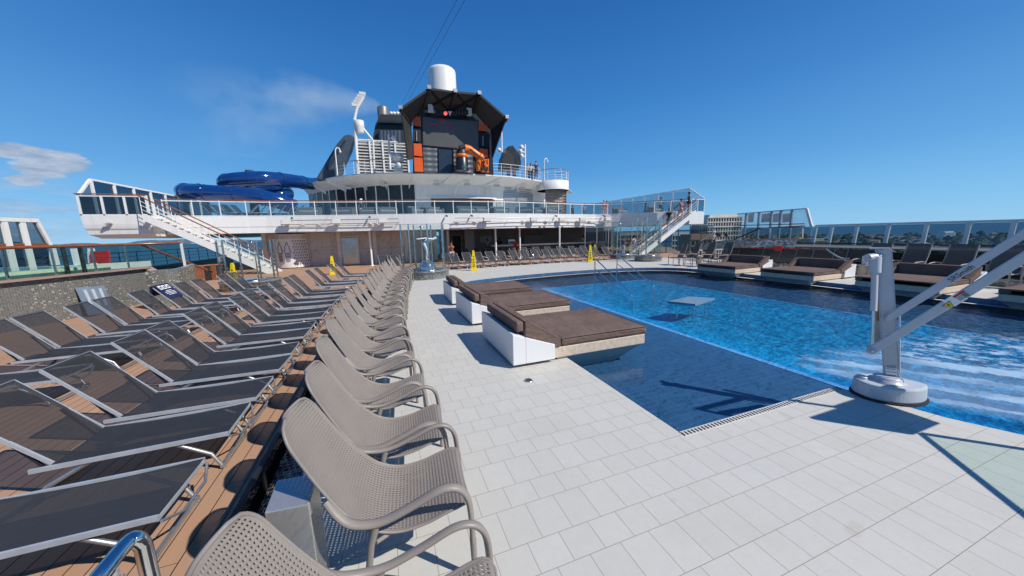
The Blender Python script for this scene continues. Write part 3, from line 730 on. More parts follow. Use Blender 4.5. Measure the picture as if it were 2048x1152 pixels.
for nm, p0, p1, w_ in (('lifting_arm', a0, a1, .070), ('lifting_arm', c0, c1_, .082)):
    q = plank(p0, p1, w_, .045).build(nm, LIFTW, r, bevel=.008)
    cp = MB(); d_ = fac; T = d_.to_track_quat('Z', 'Y').to_matrix()
    cp.lathe([(w_/2, -.0225), (w_/2, .0225), (.0001, .0225)], p0, 18, T=T); cp.build('rounded_end', LIFTW, q)
for px, py in ((1778, 628), (1786, 669), (1743, 697)):
    T = fac.to_track_quat('Z', 'Y').to_matrix(); MB().lathe([(.014, 0), (.014, .012), (.001, .016)], LP(px, py, Dm)+fwd*1.3+fac*.02, 12, T=T).build('pivot_bolt', CHROME, r)
# actuator
h0 = LP(1749, 524, Dm); 
MB().tube([LP(1735, 516, Dm), LP(1770, 512, Dm)], .045, 14).build('motor_housing', LIFTW, r)
MB().tube([LP(1750, 515, Dm), LP(1750, 546, Dm)], [.058, .05], 14).build('gearbox', LIFTW, r)
MB().tube([LP(1750, 540, Dm), LP(1747, 622, Dm)], .030, 12).build('actuator_tube', LIFTW, r)
MB().tube([LP(1747, 618, Dm), LP(1744, 694, Dm)], .016, 10).build('actuator_rod', STEEL, r)
MB().tube(crom([LP(1755, 510, Dm), LP(1754, 502, Dm), LP(1758, 499, Dm), LP(1763, 504, Dm)], 4), .009, 6).build('cable', LIFTW, r)
MB().tube(crom([LP(1795, 740, Dm-.1), LP(1799, 752, Dm-.1), LP(1807, 762, Dm-.1), LP(1804, 772, Dm-.05)], 4), .006, 6).build('cable', LIFTW, r)
MB().tube([LP(1799, 620, Dm-.1), LP(1799, 745, Dm-.1)], .008, 6).build('cable', LIFTW, r)
plank(LP(1768, 608, Dm)-fac*.12, LP(1758, 700, Dm)-fac*.12, .12, .05).build('battery_case', M('beige_case', (.45, .42, .36), .5), r, bevel=.01)
plank(LP(1762, 603, Dm)-fac*.13, LP(1756, 690, Dm)-fac*.13, .05, .03).build('tan_strap', M('tan_leather', (.28, .15, .07), .6), r)
def onarm(p0, p1, f, w_, l, off, mat, nm, par, th=.004, depth=.0235):
    d_ = (p1-p0).normalized(); c_ = lerp(p0, p1, f)+fac*depth; s_ = d_.cross(fac).normalized()*off
    o = plank(c_+s_-d_*l/2, c_+s_+d_*l/2, w_, th); return o.build(nm, mat, par)
LFT = [q for q in r.children if q.name.startswith('lifting_arm')]
onarm(c0, c1_, .36, .088, .13, 0, TEXTW, 'warning_label', r, .003, .0245)
onarm(c0, c1_, .385, .018, .09, -.026, REDM, 'red_heading', r, .003, .027)
for k in range(4): onarm(c0, c1_, .385, .004, .085, -.008+k*.011, INK, 'print_line', r, .003, .027)
# yellow warning triangle
d_ = (c1_-c0).normalized(); cc_ = lerp(c0, c1_, .335)+fac*.027; 
tri = [cc_+Vector((0, 0, .034)), cc_+side*.042+Vector((0, 0, -.03)), cc_-side*.042+Vector((0, 0, -.03))]
MB().slab(tri, .003, fac).build('warning_triangle', INK, r); ct = sum(tri, Vector())/3
MB().slab([ct+(q-ct)*.8+fac*.003 for q in tri], .003, fac).build('triangle_field', YELLOW, r)
MB().slab([ct+(q-ct)*.3+fac*.006 for q in tri], .003, fac).build('triangle_mark', INK, r)
onarm(Vector(m0), Vector(m1), .10, .085, .085, 0, TEXTW, 'data_plate', r, .003, .039)
for k in range(4): onarm(Vector(m0), Vector(m1), .075+k*.022, .07, .004, 0, INK, 'print_line', r, .003, .042)
def text(s_, size, mat, par, M3, loc, name='lettering', ext=.001, font=None):
    cu = bpy.data.curves.new(name, 'FONT'); cu.body = s_; cu.size = size; cu.extrude = ext; cu.align_x = 'CENTER'; cu.align_y = 'CENTER'
    o = bpy.data.objects.new(name, cu); COL.objects.link(o); dg = bpy.context.evaluated_depsgraph_get()
    me = bpy.data.meshes.new_from_object(o.evaluated_get(dg)); bpy.data.objects.remove(o); me.materials.clear(); me.materials.append(mat)
    ob = bpy.data.objects.new(name, me); COL.objects.link(ob); ob.matrix_local = Matrix.Translation(loc) @ M3.to_4x4()
    if par is not None: ob.parent = par
    return ob
d_ = (a1-a0).normalized(); vv = fac.cross(d_).normalized()
text('SRSmith', .062, INK, r, Matrix((d_, vv, fac)).transposed(), lerp(a0, a1, .335)+fac*.026, 'brand_lettering')
# seat hanging from the arms, outside the picture on the right
s0 = lerp(a0, a1, .93); 
MB().tube([a1, c1_, c1_+Vector((0, 0, -1.0))], .03, 8).build('seat_hanger', LIFTW, r)
sb = c1_+Vector((0, 0, -1.0)); q = MB(); q.box(sb.x-.27, sb.x+.27, sb.y-.25, sb.y+.27, sb.z-.08, sb.z); q.box(sb.x-.27, sb.x+.27, sb.y-.30, sb.y-.24, sb.z-.08, sb.z+.62); q.build('seat', LIFTW, r, bevel=.03)
# ================================================================== POOL HANDRAILS
def pool_rail(A, B, lb):
    A = Vector(A); B = Vector(B); r = thing('pool_handrail', lb, 'handrail', A, 0, 'steel handrails leading down the pool steps'); d = B-A
    MB().tube([(0, 0, -.5), (0, 0, .92)], .022, 10).build('post', CHROME, r)
    e = Vector((d.x, d.y, 0))
    MB().tube(crom([(0, 0, .86), (.02*e.x, .02*e.y, .92), (.12*e.x, .12*e.y, .84), (.9*e.x, .9*e.y, .10), (e.x, e.y, -.06), (e.x*1.04, e.y*1.04, -.6)], 4), .022, 10).build('top_rail', CHROME, r)
    for k, f in ((.55, .72), (.22, .40)): MB().tube([(0, 0, k), (f*e.x, f*e.y, k-.74*f-.0)], .016, 8).build('lower_rail', CHROME, r)
pool_rail(at(1189, 575, -.17).xy.to_3d(), at(1263, 600, -.17).xy.to_3d(), 'left steel handrail with sloping tubes standing in the pool')
pool_rail(at(1233, 560, -.17).xy.to_3d(), at(1307, 582, -.17).xy.to_3d(), 'right steel handrail with sloping tubes standing in the pool')

# glass wind panel off to the right, whose rim and green pane throw their shadow on the tiles
r = thing('glass_wind_panel', 'green glass wind panel with dark rim standing just right of the picture', 'wind panel', (5.42, .60, 0))
e_ = Vector((-2.3, -2.38, 0)); MB().bar((0, 0, 1.08), e_+Vector((0, 0, 1.08)), .03, .03).build('rim', DARK, r)
MB().slab([(0, 0, .05), e_+Vector((0, 0, .05)), e_+Vector((0, 0, 1.05)), (0, 0, 1.05)], .012).build('pane', glassy('green_pane', (.90, .965, .925), .0), r)
for f_ in (0, .5, 1): MB().bar(e_*f_, e_*f_+Vector((0, 0, 1.06)), .04, .04).build('post', DARK, r)
# ================================================================== SEA, LAND, TOWN
m, t, o = new_mat('sea_water'); c, x, y, z = pos(t, 'World')
n1 = noise(t, c, .02, 6, .7); p = bsdf(t, o, mixc(t, noise(t, c, .0012, 4)*.7+n1*.3, (.012, .055, .085), (.03, .09, .12)), .45, 0, .25)
sea_r = [60*(800**(k/24)) for k in range(25)]; sv = [(r_*cos(2*pi*k/120), r_*sin(2*pi*k/120), -36) for r_ in sea_r for k in range(120)]
MB().add(sv, [tuple(range(120))] + [(i*120+k, (i+1)*120+k, (i+1)*120+(k+1) % 120, i*120+(k+1) % 120) for i in range(24) for k in range(120)]).build('sea', m)['kind'] = 'structure'
m, t, o = new_mat('town_ground'); c, x, y, z = pos(t, 'World')
v = t.nodes.new('ShaderNodeTexVoronoi'); v.inputs['Scale'].default_value = .045; t.links.new(c, v.inputs['Vector'])
g = mixc(t, noise(t, c, .02, 5, .7), (.05, .07, .04), (.20, .18, .15)); h = E(t, v.outputs['Distance'])
bsdf(t, o, mixc(t, noise(t, c, .09, 4, .6).gt(.56)*.7, g, (.38, .34, .29)), .9)
def pol(a, r): a = radians(a); return (r*sin(a), r*cos(a))
MB().prism([pol(a, r) for a, r in ((100, 260), (100, 2100), (88, 1900), (76, 1750), (66, 1650), (58, 1900), (52, 1500), (48, 1100), (42, 800), (39, 330), (48, 170), (70, 150))], -40, -34.5).build('town_land', m)['kind'] = 'structure'
hm = MB(); N = 70; rr = random.Random(3); vs = []; fs = []
for i in range(N+1):
    a = -40+34*i/N; hgt = (58+26*sin(i*.23)+14*sin(i*.71+1)+8*rr.random())*min(1, i/6, (N-i)/6+.05)
    for r_, z_ in ((7600, -36), (8200, -36+hgt*.75), (9400, -36+hgt), (11000, -36)): p_ = pol(a, r_); vs.append((p_[0], p_[1], z_))
for i in range(N):
    for k in range(3): fs.append((i*4+k, i*4+k+1, i*4+k+5, i*4+k+4))
m, t, o = new_mat('far_coast'); c, x, y, z = pos(t, 'World')
bsdf(t, o, mixc(t, noise(t, c, .006, 6, .75).gt(.60), (.085, .13, .17), (.42, .43, .42)), .9)
hm.add(vs, fs).build('far_hills', m)['kind'] = 'structure'
HW = [M('house_wall_'+str(i), q, .8, 0, .06, .2) for i, q in enumerate(((.62, .58, .52), (.52, .45, .36), (.42, .30, .22), (.66, .64, .60)))]
ROOFS = [M('roof_tile_'+str(i), q, .8, 0, .1, .3) for i, q in enumerate(((.33, .17, .11), (.30, .27, .24), (.42, .26, .17)))]
def house(mat, rf, w_, d_, h_):
    t = thing('town_house', '', 'house'); MB().box(-w_/2, w_/2, -d_/2, d_/2, 0, h_).build('wall', mat, t)
    e = .8; MB().hexa([Vector((-w_/2-e, -d_/2-e, h_+.01)), Vector((w_/2+e, -d_/2-e, h_+.01)), Vector((w_/2+e, d_/2+e, h_+.01)), Vector((-w_/2-e, d_/2+e, h_+.01))],
        [Vector((-w_/2*.5, -.3, h_+2.2)), Vector((w_/2*.5, -.3, h_+2.2)), Vector((w_/2*.5, .3, h_+2.2)), Vector((-w_/2*.5, .3, h_+2.2))]).build('roof', rf, t)
    wn = MB()
    for s in (-1, 1):
        for k in range(3): MB().box(-w_*.36+k*w_*.28, -w_*.36+k*w_*.28+1.6, s*d_/2-.06, s*d_/2+.06, 1.2, 2.8).build('window', BLACK, t)
    return t
protos = []
hr_ = random.Random(5)
HL = 'small low {} house among dark trees in the town beyond the ship rail'
names = ['cream', 'tan', 'brick brown', 'white']
for i in range(170):
    a = hr_.uniform(50, 80); R_ = 300*(1650/300)**hr_.random(); x_, y_ = pol(a, R_); k = i % 4
    if i < 4:
        h = house(HW[k], ROOFS[k % 3], [16, 20, 13, 24][k], [11, 12, 10, 13][k], [5, 6, 7, 8][k]); protos.append(h); h.location = (x_, y_, -34.5); h.rotation_euler.z = hr_.uniform(0, 3); h['label'] = HL.format(names[k]); h['group'] = 'small '+names[k]+' houses of the town'
    else: s = hr_.uniform(.7, 1.25); dup(protos[k], (x_, y_, -34.5), hr_.uniform(0, 3), HL.format(names[k]), 'small '+names[k]+' houses of the town', (s, s, hr_.uniform(.7, 1.2)))
# trees of the town: a wood of crowns read as one mass
tm = MB(); TR = random.Random(11)
for i in range(1500):
    a = TR.uniform(46, 82); R_ = 230*(1650/230)**TR.random(); x_, y_ = pol(a, R_); h_ = TR.uniform(5, 13)*(.8 if R_ < 500 else 1.1); r_ = h_*TR.uniform(.4, .75)
    vs = []; n = 7
    for k in range(3):
        for j in range(n):
            q = 2*pi*j/n+k*.4; rr_ = r_*(1, .95, .45)[k]*TR.uniform(.7, 1.2); vs.append((x_+cos(q)*rr_, y_+sin(q)*rr_, -34.5+h_*(.25, .6, .95)[k]+TR.uniform(-.8, .8)))
    vs.append((x_, y_, -34.3+h_*1.05))
    tm.add(vs, [(k*n+j, k*n+(j+1) % n, (k+1)*n+(j+1) % n, (k+1)*n+j) for k in range(2) for j in range(n)] + [(2*n+j, 2*n+(j+1) % n, 3*n) for j in range(n)])
o = tm.build('town_trees', M('tree_green', (.035, .05, .03), .9, 0, .35, .05)); tag(o, 'dark tree crowns spread between the houses of the town', 'trees', None, 'stuff')
def block(name, lb, px0, px1, pyt, R_, wall, rows, cols, deep=14, roof=None):
    """flat roofed block with its facade across the sight line; px0..px1 its sides, pyt its top"""
    d0 = ray(px0, 470); d1 = ray(px1, 470); u = Vector((d0.x, d0.y, 0)).normalized()*R_; fx = Vector((.93, -.37, 0)); d1 = Vector((d1.x, d1.y, 0))
    v = d1*((u.x*fx.y-u.y*fx.x)/(d1.x*fx.y-d1.y*fx.x))
    dt = ray((px0+px1)/2, pyt); zt = CH+dt.z/Vector((dt.x, dt.y, 0)).length*R_
    X = (v-u); w_ = X.length; X.normalize(); Yv = Vector((-X.y, X.x, 0)); h_ = zt+34.5
    t = thing(name, lb, 'building', (u.x, u.y, -34.5), atan2(X.y, X.x))
    MB().box(0, w_, .9, deep, 0, h_).build('wall', wall, t)
    f = MB(); cw = w_/cols; rh = h_/rows; th = .12
    for i in range(cols+1): f.box(i*cw-cw*th, i*cw+cw*th, 0, .9, 0, h_)
    for j in range(1, rows+1): f.box(-.2, w_+.2, -.15, .9, j*rh-rh*.14, j*rh+rh*.10)
    f.build('balcony_grid', wall, t)
    vis = [(i, j) for j in range(rows-1, -1, -1) for i in range(cols)]; wm_ = M(name+'_window', (.05, .05, .06), .2, 0, .3, .3); w0 = None; rest = MB()
    for k_, (i, j) in enumerate(vis):
        if k_ < 90:
            if w0 is None: w0 = MB().box(-cw*.3, cw*.3, -.08, .07, -rh*.33, rh*.33).build('window', wm_, t); w1 = w0
            else: w1 = w0.copy(); COL.objects.link(w1); w1.parent = t
            w1.location = (i*cw+cw*.5, .88, j*rh+rh*.45)
        else: rest.box(i*cw+cw*.2, i*cw+cw*.8, .8, .95, j*rh+rh*.12, j*rh+rh*.78)
    if rest.v: tag(rest.build('window_openings', wm_, t), None, None, None, 'stuff')
    MB().box(w_*.08, w_*.92, 2, deep-1, h_, h_+2.2).build('roof_plant', roof or wall, t)
    return t
CONC = M('pale_concrete', (.74, .69, .60), .8, 0, .08, .1)
hb = block('hotel', 'tall pale hotel with a grid of square balconies beyond the right wing', 1414, 1482, 434, 300, CONC, 13, 13)
TAN = M('tan_render', (.50, .37, .26), .8, 0, .1, .1)
block('brick_block', 'low orange brick building with dark garage doors in front of the hotel', 1383, 1432, 478, 180, M('orange_brick', (.42, .22, .12), .8, 0, .1, .2), 10, 6)
block('town_block', 'tan rendered block seen between the right stairs and the hotel', 1236, 1286, 470, 330, TAN, 9, 9)
block('town_block', 'narrow dark block left of the hotel behind the right stairs', 1399, 1414, 452, 280, M('dark_block', (.12, .10, .09), .8), 9, 4)
block('town_block', 'pale cream block below the right stairs', 1345, 1385, 470, 260, HW[0], 9, 7)
block('town_block', 'small yellow block seen through the far end of the windscreen', 1630, 1655, 482, 420, M('ochre', (.45, .36, .22), .8), 8, 5)
block('white_villa', 'long white building far off above the tree tops', 1890, 1911, 465, 1150, M('white_render', (.8, .8, .78), .7), 9, 9)
block('town_block', 'tan block with vertical piers beyond the bar', 1186, 1228, 455, 210, TAN, 3, 8)
# ================================================================== SUPERSTRUCTURE
ZB, ZC = 3.5, 2.4
FR = [tuple(q)[:2] for q in crom([(-12.6, 27.3, 0), (-10.3, 27.6, 0), (-7.5, 27.8, 0), (-4.4, 27.5, 0), (-1.6, 27, 0), (1.3, 26.4, 0), (3.9, 26.0, 0), (7, 25.9, 0), (9.9, 26.1, 0), (13.5, 26.8, 0), (16.9, 27.5, 0), (19.5, 27.5, 0), (21.4, 26.2, 0), (23, 24.4, 0), (25.2, 23.3, 0)], 3)]
sp_ = thing('balcony_deck', 'curved white upper deck front spanning the ship above bar and wall', 'deck', (4, 27, 0)); so_ = Vector((4, 27, 0))
def rel(P): return [(p[0]-so_.x, p[1]-so_.y) for p in P]
MB().wall(rel(FR), ZC, ZB, .12).build('front_band', WHITE, sp_)
MB().wall([(a, b-.005) for a, b in rel(FR)], ZC+.40, ZC+.412, .135).build('band_seam', ALU, sp_)
pl_ = rel(FR) + rel([(27, 24), (27, 46), (-12.6, 46)])
def slabpoly(name, P, z0, z1, mat, par):
    tr = tessellate_polygon([[Vector((p[0], p[1], 0)) for p in P]]); n = len(P)
    vs = [(p[0], p[1], z0) for p in P]+[(p[0], p[1], z1) for p in P]; fs = []
    for a, b, c in tr:
        nn = (Vector(P[b]).to_3d()-Vector(P[a]).to_3d()).cross(Vector(P[c]).to_3d()-Vector(P[a]).to_3d())
        if nn.z < 0: b, c = c, b
        fs += [(n+a, n+b, n+c), (c, b, a)]
    fs += [(i, (i+1) % n, n+(i+1) % n, n+i) for i in range(n)]
    return MB().add(vs, fs).build(name, mat, par)
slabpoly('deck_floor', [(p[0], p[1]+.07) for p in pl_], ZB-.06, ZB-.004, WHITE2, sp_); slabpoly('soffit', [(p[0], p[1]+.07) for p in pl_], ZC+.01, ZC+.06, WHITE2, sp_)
def offs(P, d):
    o = []
    for i, p in enumerate(P):
        a = Vector(P[max(i-1, 0)]); b = Vector(P[min(i+1, len(P)-1)]); q = (b-a).normalized(); o.append((p[0]-q.y*d, p[1]+q.x*d))
    return o
def resample(P, step):
    P = [Vector((p[0], p[1])) for p in P]; L = [0]
    for a, b in zip(P, P[1:]): L.append(L[-1]+(b-a).length)
    n = max(1, round(L[-1]/step)); o = []
    for k in range(n+1):
        d = L[-1]*k/n; i = 0
        while i < len(L)-2 and L[i+1] < d: i += 1
        o.append(P[i].lerp(P[i+1], (d-L[i])/max(1e-6, L[i+1]-L[i])))
    return o
def glass_rail(name, lb, line, z, h, step=1.35, glass=None, wood=True, postm=None, grp=None):
    P = resample(line, step); o = P[0].copy(); r = thing(name, lb, 'railing', (o.x, o.y, z), 0, grp); P = [p-o for p in P]; postm = postm or WHITE
    g = MB(); g.wall([tuple(p) for p in P], .06, h-.10, .012); g.build('glass', glass or G_RAIL, r)
    MB().wall([tuple(p) for p in P], h-.10, h-.045, .05).build('top_frame', postm, r); MB().wall([tuple(p) for p in P], .015, .06, .05).build('bottom_frame', postm, r)
    if wood: MB().wall([tuple(p) for p in P], h-.0, h+.045, .075).build('handrail', RAIL, r)
    for p in P: MB().box(p.x-.025, p.x+.025, p.y-.035, p.y+.035, 0, h).build('post', postm, r)
    return r
glass_rail('balcony_balustrade', 'long curved glass balustrade with brown handrail on the white upper deck', offs(FR, -.0), ZB, 1.02)
def bar_rail(name, lb, pts, h=1.0, step=1.2, bars=3, wood=False, mat=None, grp=None, r_=.018):
    """open white railing following 3-D points of its foot"""
    mat = mat or WHITE; P = [Vector(p) for p in pts]; L = [0]
    for a, b in zip(P, P[1:]): L.append(L[-1]+(b-a).length)
    n = max(1, round(L[-1]/step)); Q = []
    for k in range(n+1):
        d = L[-1]*k/n; i = 0
        while i < len(L)-2 and L[i+1] < d: i += 1
        Q.append(P[i].lerp(P[i+1], (d-L[i])/max(1e-6, L[i+1]-L[i])))
    o = Q[0].copy(); r = thing(name, lb, 'railing', o, 0, grp); up = Vector((0, 0, 1))
    for q in Q: MB().tube([q-o, q-o+up*h], r_*1.2, 6).build('post', mat, r)
    for k in range(bars): MB().tube([q-o+up*h*(k+1)/(bars+1) for q in Q], r_*.7, 5).build('rail', mat, r)
    MB().tube([q-o+up*(h+.02) for q in Q], r_*1.7 if wood else r_*1.2, 6).build('handrail', RAIL if wood else mat, r); return r
# ---- left wing
X0, X1, YF = -15.6, -12.65, 26.0
r = thing('left_wing', 'white deck wing with rounded underside at the left end of the upper deck', 'deck wing', (X0, YF, 0))
b = MB(); prof = [(2.22, .5, .35), (2.45, .12, .12), (3.0, .03, .03), (3.5, 0, 0)]
loops = [[Vector((dx_, dy_, z_)), Vector((X1-X0, dy_, z_)), Vector((X1-X0, 20, z_)), Vector((dx_, 20, z_))] for z_, dx_, dy_ in prof]
vs = sum(loops, []); b.add(vs, [(i*4+k, i*4+(k+1) % 4, (i+1)*4+(k+1) % 4, (i+1)*4+k) for i in range(3) for k in range(4)] + [(3, 2, 1, 0), (12, 13, 14, 15)])
b.build('hull', WHITE, r); MB().box(.02, X1-X0+.004, .01, .03, 2.78, 2.795).build('seam', ALU, r)
bl = MB().tube([(1.0, -.10, 3.02), (1.02, -.22, 3.02)], .07, 10).tube([(1.12, -.02, 3.05), (1.12, -.2, 3.0)], .03, 8).box(1.1, 1.3, -.22, -.02, 3.05, 3.12); bl.build('floodlight', CREAM, r)
r = thing('wing_cabin', 'white framed glass windbreak around the left wing', 'windbreak', (X0, YF, ZB))
g = MB(); f = MB()
for k in range(4):
    x_ = .05+k*(X1-X0-.1)/3; f.box(x_-.05, x_+.05, -.0, .10, 0, 1.02)
f.box(0, X1-X0, 0, .10, 1.02, 1.12); f.box(0, X1-X0, 0, .10, -.02, .06); f.build('front_frame', WHITE, r)
MB().box(.05, X1-X0-.05, .04, .055, .06, 1.02).build('front_glass', G_DARK, r)
MB().box(-.04, X1-X0, -.05, .03, 1.14, 1.19).build('handrail', RAIL, r)
yp = [1.1+k*1.75 for k in range(9)]; top = 2.02
f = MB()
for k, y_ in enumerate(yp): f.box(.0, .16, y_-.08, y_+.08, 0, top)
f.box(-.01, .17, yp[0], yp[-1], top, top+.1); f.bar((.08, yp[0], top+.04), (.08, .02, 1.05), .12, .10); f.build('side_frame', WHITE, r)
g.box(.07, .085, .1, yp[0], .05, 1.05); g.add([(.078, .1, 1.05), (.078, yp[0], 1.05), (.078, yp[0], top)], [(0, 1, 2)]); g.box(.07, .085, yp[0], yp[-1], .05, top); g.build('side_glass', G_DARK, r)
# ---- right wing
XR = 26.9
r = thing('right_wing', 'white boxed deck wing at the right end of the upper deck', 'deck wing', (25.2, 22.9, 0))
MB().hexa([Vector((0, 0, ZC)), Vector((XR-25.2, 0, ZC)), Vector((XR-25.2, 20, ZC)), Vector((0, 20, ZC))], [Vector((0, 0, ZB)), Vector((XR-25.2, 0, ZB)), Vector((XR-25.2, 20, ZB)), Vector((0, 20, ZB))]).build('hull', WHITE, r)
r = thing('wing_windscreen', 'pale framed glass windscreen above the right wing, sloping down at its front', 'windbreak', (XR-.1, 22.9, ZB))
yp = [1.6+k*1.95 for k in range(10)]; f = MB()
for y_ in yp: f.box(-.05, .05, y_-.05, y_+.05, 0, 2.15)
f.box(-.05, .05, yp[0], yp[-1], 2.15, 2.22); f.bar((0, yp[0], 2.18), (0, .0, 1.1), .08, .08); f.box(-1.5, .05, -.03, .05, 1.0, 1.07)
for x_ in (-1.5, -.75, 0): f.box(x_-.04, x_+.04, -.03, .05, 0, 1.0)
f.build('frame', WHITE2, r)
g = MB().box(-.006, .006, yp[0], yp[-1], .05, 2.15).box(-.006, .006, .05, yp[0], .05, 1.1).box(-1.46, -.04, 0, .012, .05, 1.0); g.add([(0, .1, 1.1), (0, yp[0], 1.1), (0, yp[0], 2.15)], [(0, 1, 2)]); g.build('glass', G_WIND, r)
# ---- stairs
def stairs(name, lb, top, foot, width, hand_far=True):
    """flight in the plane y = const; width runs away from the camera"""
    top = Vector(top); foot = Vector(foot); o = foot.copy(); r = thing(name, lb, 'stairs', o); d = top-foot; n = 19
    for yy in (0, width):
        MB().hexa([Vector((0, yy-.03, 0)), Vector((0, yy+.03, 0)), Vector((d.x, yy+.03, d.z-.30)), Vector((d.x, yy-.03, d.z-.30))], [Vector((-.0, yy-.03, .02)), Vector((-.0, yy+.03, .02)), Vector((d.x, yy+.03, d.z+.02)), Vector((d.x, yy-.03, d.z+.02))]) if False else None
        s = MB(); sx = -.25 if d.x < 0 else .25
        s.slab([(-sx, yy, 0), (sx*1.2, yy, 0), (d.x+sx*.0, yy, d.z-.32), (d.x, yy, d.z+.05), (d.x-sx*.4, yy, d.z+.05), (-sx, yy, .1)], .05, Vector((0, 1, 0))); s.build('stringer', WHITE, r)
    for k in range(n):
        f0 = (k+.5)/n; x_ = d.x*f0; z_ = d.z*(k+1)/(n+1); MB().box(x_-.16, x_+.16, .03, width-.03, z_-.025, z_+.005).build('tread', CREAM, r)
    for yy in (-.0, width):
        P = [Vector((d.x*k/8, yy, d.z*k/8+.05)) for k in range(9)]
        for q in P: MB().tube([q, q+Vector((0, 0, .95))], .02, 6).build('baluster', WHITE, r)
        for h_ in (.25, .48, .71): MB().tube([P[0]+Vector((0, 0, h_)), P[-1]+Vector((0, 0, h_))], .014, 5).build('rail', WHITE, r)
        MB().tube([P[0]+Vector((0, 0, .98)), P[-1]+Vector((0, 0, .98))], .035, 8).build('handrail', RAIL, r)
    return r
stairs('left_stairs', 'white stairs with brown handrails descending from the left wing', (-12.75, 25.55, ZB), (-6.95, 25.55, WZ), 1.25)
stairs('right_stairs', 'white stairs with people on them descending from the right wing', (25.1, 22.2, ZB), (19.3, 22.2, WZ), 1.2)
# ---- wall, booth, door under the deck
r = thing('promenade_wall', 'cream panelled wall with marble-like painted shadow streaks beneath the upper deck', 'wall', (-8.3, 29.6, WZ))
m, t, o = new_mat('streaked_panel'); c, x, y, z = pos(t)
u = x.mod(1.45); g = u.lt(.018).mx((z-1.25).abs().lt(.008))
wv_ = noise(t, comb(t, x*1.0-z*.8, z*1.0+x*.35, 0.0), 1.3, 5, .6); shade_streak = remap(t, (wv_-.5).abs(), .012, .002)  # marble-like diagonal shadow streaks painted into the panel colour
bsdf(t, o, mixc(t, g.mx(shade_streak*.7), mixc(t, noise(t, c, 1.1, 3), (.40, .36, .33), (.52, .47, .43)), (.13, .12, .11)), .45)
MB().box(0, 12.4, 0, .15, 0, 2.6).build('panels', m, r)
for x_ in (.02, 2.0, 4.9, 7.5, 9.9, 12.3): MB().box(x_-.13, x_+.13, -.09, .0, 0, 2.6).build('pier', CREAM, r)
d0 = atY(686, 500, 29.5).x+8.3; d1 = atY(716, 500, 29.5).x+8.3
dr = MB().box(d0, d1, -.05, -.002, .05, 2.12).build('door', M('brushed_door', (.50, .46, .42), .22, .9, .15, 2), r)
MB().box(d0-.08, d0-.002, -.08, 0, 0, 2.2).box(d1+.002, d1+.08, -.08, 0, 0, 2.2).box(d0-.08, d1+.08, -.08, 0, 2.2, 2.28).build('door_frame', CREAM, r)
MB().tube([(d1-.12, -.10, 1.0), (d1-.25, -.10, 1.0)], .015).build('door_handle', CHROME, dr)
bc = atY(583, 530, 28.9); r = thing('ice_cream_booth', 'curved white booth panel with two drawn ice cream cones and a heart pattern', 'booth', (bc.x, 28.9, WZ))
cy = lambda a, rr, z_: Vector((rr*sin(a), 1.2-rr*cos(a)*1.0, z_)); RB = 1.2
b = MB(); n = 20; A0, A1 = radians(-70), radians(62)
vs = [cy(A0+(A1-A0)*k/n, RB, z_) for z_ in (.06, 2.18) for k in range(n+1)]; b.add(vs, [(k, k+1, n+2+k, n+1+k) for k in range(n)], True); b.build('curved_panel', M('booth_white', (.75, .72, .68), .5, 0, .05, 2), r)
MB().lathe([(1.15, 2.18), (1.15, 2.5)], (0, 1.2, 0), 24).build('header', CREAM, r)
def arc_pts(P): return [cy(radians(a), RB+.012, z_) for a, z_ in P]
for k, a in enumerate((-33, -7)):
    q = MB()
    q.tube(arc_pts([(a-9, 1.18), (a-10, 1.30), (a-6, 1.42), (a-9, 1.52), (a-4, 1.66), (a-2, 1.84), (a+1, 1.95), (a+2, 1.84), (a+4, 1.68), (a+8, 1.54), (a+6, 1.43), (a+10, 1.30), (a+9, 1.18), (a, 1.10), (a-9, 1.18)]), .017, 5)
    q.tube(arc_pts([(a-7, 1.12), (a-5, .55), (a, .50), (a+5, .55), (a+7, 1.12)]), .017, 5)
    for e in (.9, .7): q.tube(arc_pts([(a-6, e), (a+6, e)]), .011, 4)
    q.tube(arc_pts([(a-2, 1.1), (a-1.6, .52)]), .011, 4).tube(arc_pts([(a+2, 1.1), (a+1.6, .52)]), .011, 4).build('cone_drawing', INK, r)
q = MB()
for i in range(6):
    for j in range(9):
        a = 12+i*8+(j % 2)*4; z_ = .25+j*.21
        q.tube(arc_pts([(a-2, z_+.09), (a-1, z_+.12), (a, z_+.07), (a+1, z_+.12), (a+2, z_+.09), (a, z_-.04), (a-2, z_+.09)]), .012, 4)
q.build('heart_pattern', INK, r)
# columns under the upper deck
for k, (px, lb) in enumerate(((742, 'white deck column standing before the streaked wall'), (992, 'slim deck column at the left end of the bar'), (1040, 'white deck column in front of the bar counter'), (1119, 'white deck column in front of the bottle shelves'))):
    y_ = 27.6 if k == 0 else 26.9; p = atY(px, 500, y_); r = thing('deck_column', lb, 'column', (p.x, y_, WZ), 0, 'white deck columns')
    MB().tube([(0, 0, 0), (0, 0, 2.62)], .075, 12).build('shaft', WHITE, r); MB().lathe([(.13, 0), (.13, .04), (.09, .05)], n=14).build('base_ring', WHITE, r)
